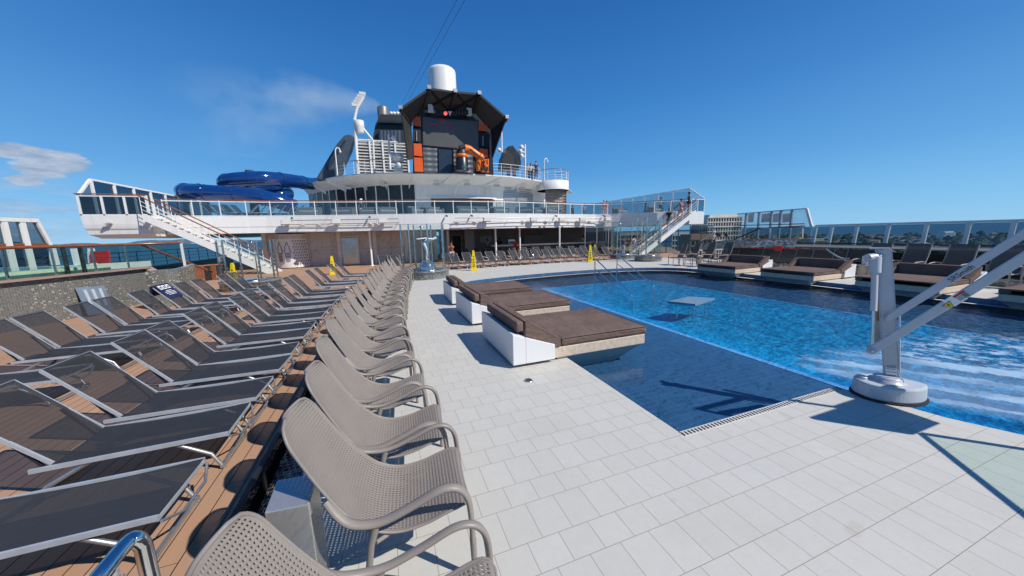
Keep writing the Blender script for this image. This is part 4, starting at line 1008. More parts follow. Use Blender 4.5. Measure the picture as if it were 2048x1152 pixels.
# ---- bar
bx0 = atY(897, 480, 30).x; bx1 = atY(1240, 480, 31).x
r = thing('bar_room', 'dark open bar room under the upper deck with back wall and ceiling', 'bar room', (bx0, 34, WZ)); wx = bx1-bx0
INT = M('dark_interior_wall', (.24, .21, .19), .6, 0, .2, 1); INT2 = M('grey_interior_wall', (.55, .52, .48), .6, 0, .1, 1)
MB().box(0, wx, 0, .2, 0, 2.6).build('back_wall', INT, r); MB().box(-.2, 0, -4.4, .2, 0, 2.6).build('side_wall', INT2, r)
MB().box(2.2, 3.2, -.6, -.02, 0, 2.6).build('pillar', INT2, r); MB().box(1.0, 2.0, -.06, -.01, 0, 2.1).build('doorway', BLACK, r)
MB().box(1.0, 1.06, -.08, -.06, 0, 2.1).box(1.94, 2.0, -.08, -.06, 0, 2.1).box(1.0, 2.0, -.08, -.06, 2.1, 2.16).build('door_frame', INT2, r)
MB().box(3.9, 5.2, -.05, -.01, 1.35, 1.95).build('menu_board', M('menu', (.35, .36, .38), .4), r)
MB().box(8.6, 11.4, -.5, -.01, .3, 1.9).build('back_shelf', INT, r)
cx0, cx1 = atY(985, 490, 31).x-bx0, atY(1210, 480, 31).x-bx0
MB().box(cx0, cx1, -3.4, -2.7, 0, 1.05).build('counter_front', M('counter_dark', (.06, .055, .05), .3, 0, .2, 2), r); MB().box(cx0-.1, cx1+.1, -3.55, -2.6, .98, 1.12).build('counter_top', M('counter_stone', (.85, .82, .78), .25, 0, .15, 4), r)
bt = thing('bar_bottle', 'small bottle in the row standing on the bar counter', 'bottle', (bx0+cx1-3.6, 30.9, WZ+1.11), 0, 'bottles on the bar')
MB().lathe([(.04, 0), (.04, .2), (.015, .26), (.015, .33), (.001, .33)], n=8).build('glass', M('bottle_glass', (.20, .24, .18), .1, 0, .2, 4), bt)
MB().lathe([(.018, .33), (.018, .36), (.001, .36)], n=8).build('cap', TEXTW, bt)
for k in range(1, 12): dup(bt, (bx0+cx1-3.6+k*.16+rnd.uniform(-.03, .03), 30.9+rnd.uniform(-.1, .1), WZ+1.11), 0, 'small bottle in the row standing on the bar counter')
for k in range(14): dup(bt, (bx0+8.75+k*.19, 33.7, WZ+1.9), 0, 'small bottle on the dark back shelf of the bar', 'bottles on the back shelf')
r = thing('coffee_machine', 'steel coffee machine on the left part of the bar counter', 'machine', (atY(1022, 480, 31).x, 31, WZ+1.11)); MB().box(-.35, .35, -.25, .25, .08, .5).build('body', STEEL, r, bevel=.02); MB().box(-.3, .3, -.28, -.25, .15, .3).build('panel', DARK, r); MB().box(-.3, .3, -.2, .2, 0, .08).build('foot', DARK, r)
# ---- lighting rails, lamps and speakers on the band
def band_pt(px, z, d=.4):
    for a, b in zip(FR, FR[1:]):
        dd = ray(px, 450); den = dd.x*(b[1]-a[1])-dd.y*(b[0]-a[0])
        if abs(den) < 1e-9: continue
        s = (dd.x*(-a[1]) - dd.y*(-a[0]))/den
        if -.001 <= s <= 1.001 and (a[1]+(b[1]-a[1])*s) > 10:
            q = Vector((a[0]+(b[0]-a[0])*s, a[1]+(b[1]-a[1])*s, z)); nr = Vector(((b[1]-a[1]), -(b[0]-a[0]), 0)).normalized(); return q+nr*d
    return Vector((0, 26, z))
for px0, px1, lb in ((566, 800, 'steel lighting rail along the left part of the white band'), (908, 1222, 'steel lighting rail along the right part of the white band')):
    P = [band_pt(px0+(px1-px0)*k/12, ZC+.52) for k in range(13)]; o_ = P[0].copy(); r = thing('lighting_rail', lb, 'rail', o_)
    for dz_ in (0, .28): MB().tube([p-o_+Vector((0, 0, dz_)) for p in P], .028, 6).build('tube', ALU, r)
    for p in P[::2]: MB().bar(p-o_, p-o_+Vector((0, .42, .05)), .03, .03).build('bracket', ALU, r)
lamp = None; LL = 'round white spotlight on the rail {} along the band'
lpx = [610, 642, 744, 757, 911, 945, 1038, 1083, 1092, 1128, 1170, 1196]
for k, px in enumerate(lpx):
    p = band_pt(px, ZC+.42, .5)
    lb = f'round white spotlight, {ORD[k]} from the left on the rails of the white band'
    if lamp is None:
        lamp = thing('spotlight', lb, 'lamp', p, 0, 'spotlights on the white band'); T = Vector((.1, -.8, -.5)).to_track_quat('Z', 'Y').to_matrix()
        MB().lathe([(.05, -.14), (.11, -.08), (.17, .06), (.17, .09)], n=14, T=T).build('housing', WHITE, lamp); MB().lathe([(.001, .085), (.15, .085)], n=14, T=T).build('lens', M('lens', (.5, .5, .48), .1, 0, .1, 5), lamp); MB().bar((0, .02, 0), (0, .02, .2), .03, .03).build('yoke', ALU, lamp)
    else: dup(lamp, p, rnd.uniform(-.5, .5), lb)
spk = None
for k, px in enumerate((578, 677, 769, 971, 1061, 1117, 1158, 1213)):
    p = band_pt(px, ZC+.68, .42); lb = f'cream loudspeaker box, {ORD[k]} from the left on the white band'
    if spk is None:
        spk = thing('wall_speaker', lb, 'speaker', p, 0, 'cream speakers on the white band'); MB().box(-.3, .3, -.12, .12, -.16, .16).build('cabinet', CREAM, spk, bevel=.02); MB().box(-.26, .26, -.135, -.121, -.13, .13).build('grille', WHITE2, spk); MB().bar((0, .1, 0), (0, .42, -.05), .05, .05).build('bracket', ALU, spk)
    else: dup(spk, p, 0, lb)
for k, px in enumerate((588, 742, 893, 942, 1108, 1205)):
    p = band_pt(px, ZB-.12, .25); lb = f'small dark security camera, {ORD[k]} from the left below the balustrade'
    r = thing('security_camera', lb, 'camera', p, 0, 'security cameras below the balustrade'); MB().tube([(0, .2, .05), (0, 0, .05)], .02).build('arm', ALU, r); MB().tube([(0, .04, 0), (.03, -.16, -.04)], .06, 8).build('body', DARK, r)
# ---- house on the upper deck with its canopy
ZT = 7.5
cpx = [(607, 377), (612, 372), (620, 367), (636, 360.5), (670, 353.5), (709, 348.5), (757, 346), (808, 345), (860, 345.5), (928, 347), (1005, 351), (1050, 356), (1087, 362), (1115, 368), (1133, 373)]
CE = [at(a, b, ZT) for a, b in cpx]; CE = crom(CE, 3)
cen = Vector((CE[len(CE)//2].x, CE[len(CE)//2].y+8, 0))
WL = []
for i, p in enumerate(CE):
    d_ = (cen.xy-p.xy).normalized(); e_ = .5+1.8*min(1, i/12); WL.append((p.x+d_.x*e_, p.y+d_.y*e_))
hs_o = Vector((4, 32, 0)); r = thing('deck_house', 'curved white deck house with dark glazed front under the broad canopy', 'deck house', hs_o)
n = len(CE); vs = []
for p, w_ in zip(CE, WL): vs += [(p.x-4, p.y-32, ZT-.10), (w_[0]-4, w_[1]-32, ZT-.75), (p.x-4, p.y-32, ZT+.0), (w_[0]-4, w_[1]-32, ZT+.02)]
fs = []
for i in range(n-1):
    a = i*4; b_ = a+4
    fs += [(a, a+1, b_+1, b_), (a+2, a, b_, b_+2), (a+3, a+2, b_+2, b_+3)]
MB().add(vs, fs).build('canopy', WHITE, r)
top_p = [(p.x-4, p.y-32) for p in CE]+[(22, 44-32), (-14, 44-32)]
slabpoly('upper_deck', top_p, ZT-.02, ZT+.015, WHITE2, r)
def seg(px0, px1):
    o = [];
    for w_, p in zip(WL, CE):
        v = Vector((w_[0], w_[1], 5))-Vector((0, 0, CH)); x_ = PW/2+FPX*v.dot(RT)/v.dot(FW)
        if px0 <= x_ <= px1: o.append((w_[0]-4, w_[1]-32))
    return o
MB().wall(seg(826, 1140), ZB, ZT-.7, .12).build('white_wall', WHITE, r)
gl_ = seg(560, 840)
MB().wall(gl_, ZB, ZT-.7, .04).build('window_band', M('dark_facade_glass', (.030, .033, .036), .22, 0, .2, 1, 0, .35), r)
MB().wall([(a, b+.6) for a, b in gl_], ZB, ZT-.7, .1).build('inner_wall', INT2, r)
Q = resample(gl_, 1.25)
for q in Q[1:]: MB().box(q.x-.05, q.x+.05, q.y-.12, q.y-.03, ZB, ZT-.72).build('mullion', WHITE2, r)
lou = MB()
for k in range(len(Q)-1):
    for j in range(16):
        z_ = ZB+.2+j*.18; a = Q[k]; b_ = Q[k+1]; lou.bar((a.x+.1, a.y+.1, z_), (b_.x-.1, b_.y+.1, z_), .05, .03)
lou.build('louvres', ALU, r)
def onw(px, z):                                      # point of the house wall on a sight line
    best = None
    for a, b in zip(WL, WL[1:]):
        dd = ray(px, 400); den = dd.x*(b[1]-a[1])-dd.y*(b[0]-a[0])
        if abs(den) < 1e-9: continue
        s = (-dd.x*a[1] + dd.y*a[0])/den
        if -.001 <= s <= 1.001: best = Vector((a[0]+(b[0]-a[0])*s-4, a[1]+(b[1]-a[1])*s-32, z))
    return best or Vector((0, 0, z))
def panel(px0, px1, z0, z1, mat, nm, d=.09, sl_=0):
    n_ = max(2, int(abs(px1-px0)/6)); P = [onw(lerp(px0, px1, k/n_), 0) for k in range(n_+1)]
    return MB().wall([(p.x, p.y-d) for p in P], z0, z1, .06).build(nm, mat, r)
panel(862, 985, ZB, 5.45, BLACK, 'dark_opening', .10); panel(855, 992, 5.45, 5.58, WHITE2, 'lintel', .25); panel(936, 950, ZB, 5.6, G_RAIL, 'glass_door', .14)
panel(992, 1002, ZB, 5.3, INT2, 'small_window', .1)
panel(1007, 1065, ZB+.5, 6.3, ALU, 'shutter', .10); panel(1068, 1079, 4.1, 5.3, G_WIND, 'blue_window', .10)
for k in range(12):
    z_ = ZB+.6+k*.23
    for pa, pb in ((1010, 1034), (1038, 1062)): panel(pa, pb, z_, z_+.05, M('shutter_slat', (.3, .32, .34), .4) if k == 0 and pa == 1010 else bpy.data.materials['shutter_slat'], 'slat', .14)
for (ax, ay, bx_, by_) in ((864, 354, 840, 386), (925, 352, 906, 386), (980, 355, 970, 382)):
    a = at(ax, ay, ZT-.12); b_ = onw(bx_, 5.6); MB().tube([a-hs_o+Vector((0, .5, 0)), b_+Vector((0, -.05, 0))], .06, 8).build('strut', WHITE, r)
for k, px in enumerate((700, 771, 871, 931, 989, 1040, 1073)):
    a = onw(px, ZT-.95)+Vector((0, -.9, .12)); MB().box(a.x-.28, a.x+.28, a.y-.12, a.y+.12, a.z-.1, a.z+.12).build('canopy_speaker', CREAM, r)
for k in range(6, n-6, 4):
    p, w_ = CE[k], WL[k]; MB().slab([(p.x-4, p.y-32, ZT-.1), (w_[0]-4, w_[1]-32, ZT-.72), (w_[0]-4, w_[1]-32, ZT-1.1)], .05).build('canopy_rib', WHITE, r)
dr = atY(1114, 371, 34.5); R2 = 1.75
r2 = thing('corner_drum', 'white drum shaped balcony at the right end of the canopy above brown louvres', 'balcony', (dr.x-.3, 34.9, 0))
MB().lathe([(R2, ZT-.95), (R2, ZT+.0), (R2-.1, ZT+.02), (.01, ZT+.02)], n=30).lathe([(.01, ZT-.95), (R2, ZT-.95)], n=30).build('drum', WHITE, r2)
q = MB()
for k in range(11): q.box(-1.2, 1.2, -.8, -.75, ZB+.2+k*.28, ZB+.36+k*.28)
q.box(-1.25, -1.2, -.85, -.6, ZB, ZT-.95).box(1.2, 1.25, -.85, -.6, ZB, ZT-.95); q.build('brown_louvres', M('brown_louvre', (.26, .19, .15), .6), r2)
MB().box(-1.2, 1.2, -.6, -.55, ZB, ZT-.95).build('back_panel', WHITE2, r2)
bar_rail('drum_railing', 'round white railing on the drum balcony', [Vector((dr.x-.3+1.68*cos(a), 34.9+1.68*sin(a), ZT+.02)) for a in [radians(-190+20*k) for k in range(13)]], 1.1, .8, 3, True)
bar_rail('upper_railing', 'white railing with brown handrail at the left of the canopy deck', [at(672, 350, ZT)+Vector((0, .5, 0)), at(700, 346, ZT)+Vector((0, .6, 0)), at(745, 344, ZT)+Vector((0, .5, 0)), at(802, 343, ZT)+Vector((0, .5, 0))], 1.1, 1.0, 3, True)
bar_rail('upper_railing', 'white railing along the right of the canopy deck in front of the spectators', [at(985, 349, ZT)+Vector((0, .5, 0)), at(1010, 350, ZT)+Vector((0, .5, 0)), at(1045, 353, ZT)+Vector((0, .5, 0)), at(1085, 359, ZT)+Vector((0, .6, 0))], 1.1, 1.0, 3)
# ---- stage with hood, screen, orange panels
SY = 31.6; so2 = atY(900, 345, SY); so2.z = ZT
st_ = thing('stage_frame', 'black outdoor stage with big screen, orange side panels and faceted hood', 'stage', so2)
def Q_(x, y, d=0.): return atY(x, y, SY+d)-so2
def poly(P, th, mat, nm, par=None, d=None): return MB().slab(P, th, d or Vector((0, 1, 0))).build(nm, mat, par or st_)
DKN = M('dark_navy_frame', (.016, .022, .032), .35, 0, .2, 2); HOOD = M('hood_fabric', (.030, .032, .034), .6, 0, .15, 1)
poly([Q_(826, 346, .4), Q_(826, 250, .4), Q_(845, 205, .4), Q_(957, 215, .4), Q_(982, 262, .4), Q_(986, 350, .4)], .4, DKN, 'back_wall')
poly([Q_(843.5, 232, .12), Q_(957, 241, .12), Q_(958, 302, .12), Q_(845, 292, .12)], .1, DARK, 'screen_housing')
m, t, o = new_mat('led_screen'); c, x, y, z = pos(t)
f = remap(t, noise(t, c, .35, 2), .42, .5); g = ((x+z*.5)*6.0).mod(1.0).lt(.12)
dkc = mixc(t, noise(t, c, .9, 3), (.085, .082, .075), (.13, .125, .115))
bsdf(t, o, mixc(t, noise(t, c, 1.3, 3)*.2, dkc, (.05, .05, .05)), .3); scr = m
poly([Q_(845, 234, .05), Q_(956, 243, .05), Q_(957, 300, .05), Q_(846.5, 290, .05)], .03, scr, 'screen')
MAG = M('magenta_light_ring', (.45, .05, .25), .4)
for cx_, cy_, rx_ in ((864, 252, 9), (899, 257, 6)):
    MB().tube([Q_(cx_+rx_*cos(a), cy_+rx_*.6*sin(a), .0) for a in [radians(-200+22*k) for k in range(12)]], .045, 5).build('screen_ring', MAG, st_)
m, t, o = new_mat('ribbed_panel'); c, x, y, z = pos(t); p = bsdf(t, o, (.11, .12, .13), .4); bump(t, p, (z*14.0)._m('SINE')+(x*9.0)._m('SINE')*.4, .8, .03); RIB = m
poly([Q_(846, 295, .1), Q_(874, 297, .1), Q_(875, 346, .1), Q_(848, 346, .1)], .06, RIB, 'ribbed_panel')
poly([Q_(877, 298, .1), Q_(903, 300, .1), Q_(905, 347, .1), Q_(878, 346, .1)], .06, M('navy_panel', (.02, .035, .06), .3), 'navy_panel')
poly([Q_(907, 300, .1), Q_(945, 303, .1), Q_(946, 349, .1), Q_(908, 347, .1)], .06, RIB, 'ribbed_panel')
for P in ([(824, 238), (831, 233), (841, 234), (842, 253), (825, 251)], [(827, 287), (843, 288), (845, 313), (828, 311)], [(828, 315), (845, 316), (847, 344), (829, 343)],
          [(957, 245), (966, 246), (974, 252), (974, 263), (957, 261)], [(959, 297), (975, 299), (976, 316), (959, 314)], [(960, 318), (976, 320), (977, 345), (961, 344)]):
    poly([Q_(a, b, -.08) for a, b in P], .12, ORANGE, 'orange_panel')
poly([Q_(826, 256, .0), Q_(841, 257, .0), Q_(842, 284, .0), Q_(827, 283, .0)], .1, BLACK, 'light_bay'); poly([Q_(958, 266, .0), Q_(974, 268, .0), Q_(974, 295, .0), Q_(959, 293, .0)], .1, BLACK, 'light_bay')
O_ = [Q_(801, 216, -2.0), Q_(858, 176, -1.9), Q_(910, 183, -1.9), Q_(958, 187, -1.9), Q_(1013, 235, -2.0)]
I_ = [Q_(821, 246, 0), Q_(845, 218, 0), Q_(899, 222, 0), Q_(946, 222, 0), Q_(983, 262, 0)]
for k in range(4):
    MB().slab([O_[k], O_[k+1], I_[k+1], I_[k]], .08).build('hood_panel', HOOD, st_)
MB().slab([O_[0], I_[0], Q_(828, 318, 0), Q_(816, 320, -1.2)], .08).build('side_fin', HOOD, st_)
MB().slab([O_[4], Q_(985, 316, -1.2), Q_(984, 316, 0), I_[4]], .08).build('side_fin', DKN, st_)
dn = Vector((0, 0, -.14))
for k in range(5): MB().bar(O_[k]+dn, I_[k]+dn, .22, .26).build('hood_rib', BLACK, st_); MB().box(-.15, .15, -.2, .2, -.12, .15, Matrix.Translation(O_[k])).build('rib_cap', ALU, st_)
for a, b in ((O_[1], I_[2]), (O_[2], I_[1]), (O_[2], I_[3]), (O_[3], I_[2])): MB().bar(lerp(a, b, .06)+dn, lerp(a, b, .94)+dn, .12, .12).build('cross_brace', BLACK, st_)
for k in range(4): MB().bar(O_[k]+dn*.5, O_[k+1]+dn*.5, .12, .16).build('hood_edge', BLACK, st_)
for px, py in ((861, 217), (938, 224)): MB().box(-.22, .22, -.15, .15, -.3, .3, Matrix.Translation(Q_(px, py, -.5))).build('hood_speaker', WHITE2, st_)
tb = MB()
for px in range(874, 936, 6): tb.tube([Q_(px, 221, -.6), Q_(px, 229, -.7)], .11, 8)
tb.build('stage_spotlight', DARK, st_); MB().ball(Q_(891, 227, -.8), .14).build('red_lamp', (lambda: (lambda mm: mm)(M('red_lamp', (.7, .02, .02), .3, 0, .05, 5, Emission_Color=(1, .05, .05), Emission_Strength=3.0)))(), st_)
MB().slab([Q_(896, 223, -.75), Q_(904, 223, -.75), Q_(900, 232, -.75)], .1, Vector((0, 1, 0))).build('projector', WHITE2, st_)
for x_, y0, y1 in ((833, 262, 282), (966, 272, 292)): MB().tube([Q_(x_, y0, -.1), Q_(x_, y1, -.1)], .05).build('mic_stand', ALU, st_)
# ---- robot arm
ro = atY(925, 346, 30.4); ro.z = ZT; r = thing('robot_arm', 'orange industrial robot arm on a dark round base in front of the stage', 'robot arm', ro)
def K(x, y, d=0): return atY(x, y, 30.4+d)-ro
kr = 30/FPX
MB().lathe([(.58, 0), (.55, .15), (.52, 1.05), (.48, 1.1)], n=24).build('pedestal', DKN, r); MB().lathe([(.50, 1.1), (.54, 1.15), (.54, 1.3), (.48, 1.36)], n=24).build('orange_ring', ROBOT, r)
MB().lathe([(.46, 1.36), (.44, 1.7), (.30, 1.8), (.01, 1.82)], n=24).build('turret', DARK, r)
cyw = MB().tube([K(923.5, 334, -.55), K(926, 334, -.55), K(927, 331, -.55), K(928, 337, -.55), K(929.5, 330, -.55), K(931, 336, -.55), K(933, 334, -.55), K(937, 334, -.55)], .022, 5); cyw.build('cyan_wave_sign', M('cyan_paint', (.02, .35, .45), .4), r)
MB().ball(K(921, 302), .36).build('shoulder', ROBOT, r); MB().tube([K(919, 296, -.3), K(930, 293, -.3)], .20, 10).build('motor', DARK, r)
MB().tube(crom([K(921, 303), K(930, 297), K(944, 302), K(961, 314)], 4), [.38]*4+[.34]*4+[.28]*4+[.26], 14).build('upper_arm', ROBOT, r)
MB().ball(K(961, 315), .36).build('elbow', ROBOT, r)
MB().tube([K(961, 315), K(956, 328), K(958, 341)], [.27, .24, .24], 12).build('forearm', ROBOT, r)
MB().tube([K(961, 315, -.1), K(974, 314, -.1)], .13, 8).build('motor', DARK, r)
MB().tube(crom([K(940, 297, -.3), K(952, 308, -.5), K(966, 318, -.5), K(968, 334, -.4)], 4), .05, 6).build('hose', DARK, r)
q = MB()
for a_, b_ in (((964, 322), (974, 320)), ((966, 328), (976, 334)), ((963, 336), (972, 344)), ((970, 320), (972, 344)), ((976, 318), (975, 345))): q.tube([K(*a_, -.2), K(*b_, -.2)], .09, 8)
q.build('gripper_frame', ROBOT, r); MB().box(-.3, .3, -.2, .2, 0, .25, Matrix.Translation(K(969, 341, -.2))).build('gripper', DARK, r)
# ---- radome, funnel, louvres, masts
rc = atY(885, 180, 39); R_ = 25.5*(39*cos(YAW)+rc.x*sin(YAW))/FPX; zt_ = atY(885, 139, 39).z
r = thing('radome', 'white cylindrical radome rising behind the stage hood', 'radome', (rc.x, 39, ZT)); H_ = zt_-ZT
MB().lathe([(R_, 4), (R_, H_-.45), (R_*.97, H_-.22), (R_*.85, H_-.06), (R_*.55, H_+.03), (.01, H_+.05)], n=40).build('dome', WHITE, r); MB().lathe([(R_*.6, 0), (R_*.6, 4), (R_*1.03, 4), (R_*1.03, 4.2)], n=30).build('stand', WHITE2, r)
FY = 43; fo_ = atY(780, 300, FY); fo_.z = ZT; r = thing('funnel_house', 'black funnel casing with grey exhaust pipe and antenna rack', 'funnel', fo_)
def U(x, y, d=0): return atY(x, y, FY+d)-fo_
MB().slab([U(742, 318), U(752, 262), U(762, 243), U(815, 246), U(816, 330), U(742, 330)], 5, Vector((0, 1, 0))).build('casing', M('funnel_black', (.018, .02, .024), .5, 0, .2, .5), r)
MB().slab([U(758, 241.5, -2.7), U(815, 244.5, -2.7), U(815, 248, -2.7), U(757, 246, -2.7)], .5, Vector((0, 1, 0))).build('top_lip', DKN, r)
rw = 10*(FY*cos(YAW)+U(767, 240).x*0+atY(767, 240, FY).x*sin(YAW))/FPX
tc_ = U(767.5, 244); MB().lathe([(rw, tc_.z), (rw, U(767, 216).z), (rw*.93, U(767, 214.5).z), (rw*.85, U(767, 217).z), (.01, U(767, 222).z)], (tc_.x, tc_.y, 0), 24).build('exhaust_pipe', M('sooty_steel', (.22, .21, .20), .5, .5, .3, 1), r)
for k in range(6): MB().tube([U(762+k*7, 284, -2.8), U(762+k*7, 262, -2.8)], .28, 8).build('vent_pipe', GREYS, r)
q = MB()
for k, x_ in enumerate((783, 789, 796, 802)): q.tube([U(x_, 244, -2), U(x_-1, 227, -2)], .06, 6).tube([U(x_-3, 232, -2), U(x_+3, 234, -2)], .05, 6).ball(U(x_-1, 227, -2), .2)
q.tube([U(777, 229, -2), U(806, 236, -2)], .06, 6); q.build('antenna_rack', WHITE, r)
LY = 37; lo_ = atY(765, 330, LY); lo_.z = ZT; r = thing('louvre_screen', 'white horizontal louvre screen in front of the black funnel', 'screen', lo_)
q = MB(); zt1, zb1 = atY(715, 281, LY).z-ZT, 0; xa, xb = atY(714, 300, LY).x-lo_.x, atY(815, 300, LY).x-lo_.x
nl = 13
for k in range(nl): z_ = lerp(.2, zt1, k/(nl-1)); q.box(xa, xb, -.1, .15, z_-.05, z_+.02)
q.build('slats', WHITE, r); MB().box(xa, xb, .4, .5, 0, zt1).build('backing', M('backing_grey', (.22, .22, .21), .7), r)
for k in range(5): x_ = lerp(xa, xb, k/4); MB().box(x_-.08, x_+.08, -.2, .3, 0, zt1+.15).build('stanchion', WHITE, r)
MY = 34; mo = atY(712, 345, MY); mo.z = ZT; r = thing('signal_mast', 'white lamp mast with bent top and diagonal stay left of the funnel', 'mast', mo)
def V_(x, y, d=0): return atY(x, y, MY+d)-mo
MB().tube([V_(716, 348), V_(709, 237)], .14, 10).build('pole', WHITE, r); MB().tube([V_(709, 238), V_(714, 216), V_(728, 193)], .12, 8).build('bent_top', WHITE, r)
MB().tube([V_(713, 240), V_(745, 280)], .09, 8).build('stay', WHITE, r); MB().tube([V_(746, 280), V_(749, 345)], .09, 8).build('pole', WHITE, r); MB().tube([V_(716, 279), V_(800, 285)], .06, 8).build('spreader', WHITE, r)
q = MB()
for k in range(5): c_ = V_(713+k*3.6, 212-k*5.4); q.box(-.26, .26, -.1, .1, -.14, .14, Matrix.Translation(c_+Vector((-.1, 0, .1))))
q.build('lamp_head', WHITE2, r); MB().lathe([(.32, 0), (.4, .5), (.40, 1.0), (.1, 1.05)], V_(720, 266), 12).build('radar_box', WHITE2, r)
for px, y0, y1, Yy, lb, gd in ((781, 269, 345, 31.2, 'thin white pole with floodlights left of the stage', [(788, 276), (797, 312), (798, 330)]), (1050, 289, 330, 33.5, 'short white pole with lamps beside the right hood', [(1043, 294), (1041, 303), (1043, 312)]), (1003, 262, 300, 35, 'slim white pole right of the stage hood', [(998, 300)])):
    p = atY(px, y1, Yy); p.z = ZT; r = thing('deck_pole', lb, 'pole', p); top = atY(px-(4 if px < 800 else 0), y0, Yy)-p
    MB().tube([(0, 0, 0), top], .09, 8).build('pole', WHITE, r)
    for a, b in gd: c_ = atY(a, b, Yy-.2)-p; MB().ball(c_, .22).build('lamp', WHITE, r); MB().tube([c_, Vector((lerp(0, top.x, c_.z/top.z), 0, c_.z))], .05, 6).build('bracket', WHITE, r)
for px, py, lb in ((674, 345, 'white crook shaped lamp post on the left of the canopy deck'), (1092, 345, 'white crook shaped lamp post on the right of the canopy deck')):
    p = at(px, 349 if px < 800 else 361, ZT)+Vector((0, .4, 0)); r = thing('crook_lamp', lb, 'lamp post', p, 0)
    MB().tube([(0, 0, 0), (0, 0, 2.0), (.05, 0, 2.25), (.2, 0, 2.38), (.36, 0, 2.3), (.4, 0, 2.1)], .05, 8).build('post', WHITE, r); MB().ball((.4, 0, 2.03), .1).build('lamp', WHITE2, r)
eq = atY(797, 345, 32.4); r = thing('deck_searchlight', 'white searchlight machine standing beside the left stage panels', 'searchlight', (eq.x, 32.4, ZT)); MB().lathe([(.42, 0), (.35, .6), (.2, .9)], n=12).build('pedestal', WHITE, r); MB().ball((0, 0, 1.25), .4).build('head', WHITE, r); MB().box(-.5, .5, -.08, .08, .9, 1.6).build('yoke', WHITE2, r)
GY = 38; g0 = atY(670, 350, GY); g0.z = ZT-.5; r = thing('grey_fin', 'dark blue grey curved slide tower fin left of the masts', 'fin', g0)
F_ = [(634, 362), (646, 342), (660, 318), (676, 292), (690, 276), (697, 273.5), (710, 275), (704, 300), (690, 330), (682, 352), (676, 364)]
MB().slab([atY(a, b, GY)-g0 for a, b in F_], 1.8, Vector((0, 1, 0))).build('body', GREYS, r, bevel=.12)
MB().slab([atY(a, b, GY-1)-g0 for a, b in ((650, 338), (688, 280), (692, 282), (656, 342))], .1, Vector((0, 1, 0))).build('edge_strip', NAVY, r)
h0_ = atY(1020, 325, 34); h0_.z = ZT; r = thing('black_hood', 'black angular ventilator hood right of the stage', 'hood', h0_)
MB().slab([atY(a, b, 34)-h0_ for a, b in ((1000, 340), (1002, 318), (1012, 296), (1021, 294), (1033, 309), (1037, 326), (1036, 342))], 1.6, Vector((0, 1, 0))).build('body', DKN, r, bevel=.08)
MB().slab([atY(a, b, 33.1)-h0_ for a, b in ((1005, 320), (1014, 299), (1029, 316), (1026, 334), (1006, 334))], .1, Vector((0, 1, 0))).build('intake', BLACK, r)
# aerial wires
for k, (a, b, lb) in enumerate((((805, 205), (913, 0), 'upper aerial wire running from the funnel to the top of the picture'), ((817, 200), (930, 0), 'lower aerial wire running from the funnel to the top of the picture'))):
    A = atY(*a, 40); B = atY(b[0]+(b[0]-a[0])*.4, b[1]-80, 16); MB().tube([A, B], .011, 5).build('aerial_wire')
    o = bpy.context.scene.objects[-1] if False else [q for q in COL.objects if q.name.startswith('aerial_wire')][-1]; o.data.materials.append(DARK); tag(o, lb, 'wire')
# ---- water slide
def SL(P): return [atY(a, b, y_) for a, b, y_ in P]
path = crom(SL([(640, 369, 43), (618, 367, 41), (585, 362, 38), (530, 357, 36), (470, 360, 35.8), (450, 366, 37.2), (470, 374, 40), (530, 378, 41), (565, 383, 40), (572, 390, 38), (545, 391, 37.4), (480, 387, 39.2), (420, 383, 39.8), (382, 381, 38.6), (367, 383, 36.4), (388, 385, 34.6), (440, 387, 33.8), (500, 391, 33.4), (550, 401, 33.4), (590, 414, 34)]), 6)
o_ = path[0].copy(); r = thing('water_slide', 'glossy dark blue tube water slide coiling beside the deck house', 'water slide', o_)
MB().tube([p-o_ for p in path], .60, 20).build('tube', BLUES, r)
for k in range(3, len(path)-1, 6):
    p = path[k]-o_; d_ = (path[min(k+1, len(path)-1)]-path[k-1]).normalized()*.05
    MB().tube([p-d_, p+d_], .65, 20).build('flange', BLUES, r)
for px, y_, pt_ in ((507, 39.0, 341), (375, 38, 386)): a = atY(px, 400, y_)-o_; MB().tube([Vector((a.x, a.y, ZC-o_.z)), Vector((a.x, a.y, atY(px, pt_, y_).z-o_.z))], .35, 12).build('support_column', GREYS, r)
a = atY(507, 345, 38.5)-o_; b_ = atY(575, 349, 38.5)-o_; MB().bar(a, b_, .12, .12).build('arm', DARK, r)
# ================================================================== HOT TUB TERRACE, LEFT
HT = 1.04
A1, A2, A3 = at(8, 565, HT), at(295, 536, HT), at(385, 602, WZ)
A0 = A1 + (A1-A2)*.9
r = thing('hot_tub_terrace', 'raised hot tub terrace with glittering grey and gold mosaic wall', 'terrace', (A2.x, A2.y, WZ)); oo = Vector((A2.x, A2.y, WZ))
w_ = MB(); nrm = Vector(((A2-A1).y, -(A2-A1).x, 0)).normalized()
up1 = Vector((0, 0, HT-WZ))
def low(p): return Vector((p.x, p.y, WZ))
w_.hexa([low(A0)-oo, low(A2)-oo, low(A2)-nrm*.2-oo, low(A0)-nrm*.2-oo], [low(A0)-oo+up1, low(A2)-oo+up1, low(A2)-nrm*.2-oo+up1, low(A0)-nrm*.2-oo+up1])
n2 = Vector(((A3-A2).y, -(A3-A2).x, 0)).normalized()
w_.hexa([low(A2)-oo, low(A3)-oo, low(A3)-n2*.2-oo, low(A2)-n2*.2-oo], [low(A2)-oo+up1, low(A3)-oo+Vector((0, 0, .28)), low(A3)-n2*.2-oo+Vector((0, 0, .28)), low(A2)-n2*.2-oo+up1])
w_.build('mosaic_wall', MOSAIC, r)
PINK = M('pink_stone_cap', (.36, .24, .19), .5, 0, .1, 4)
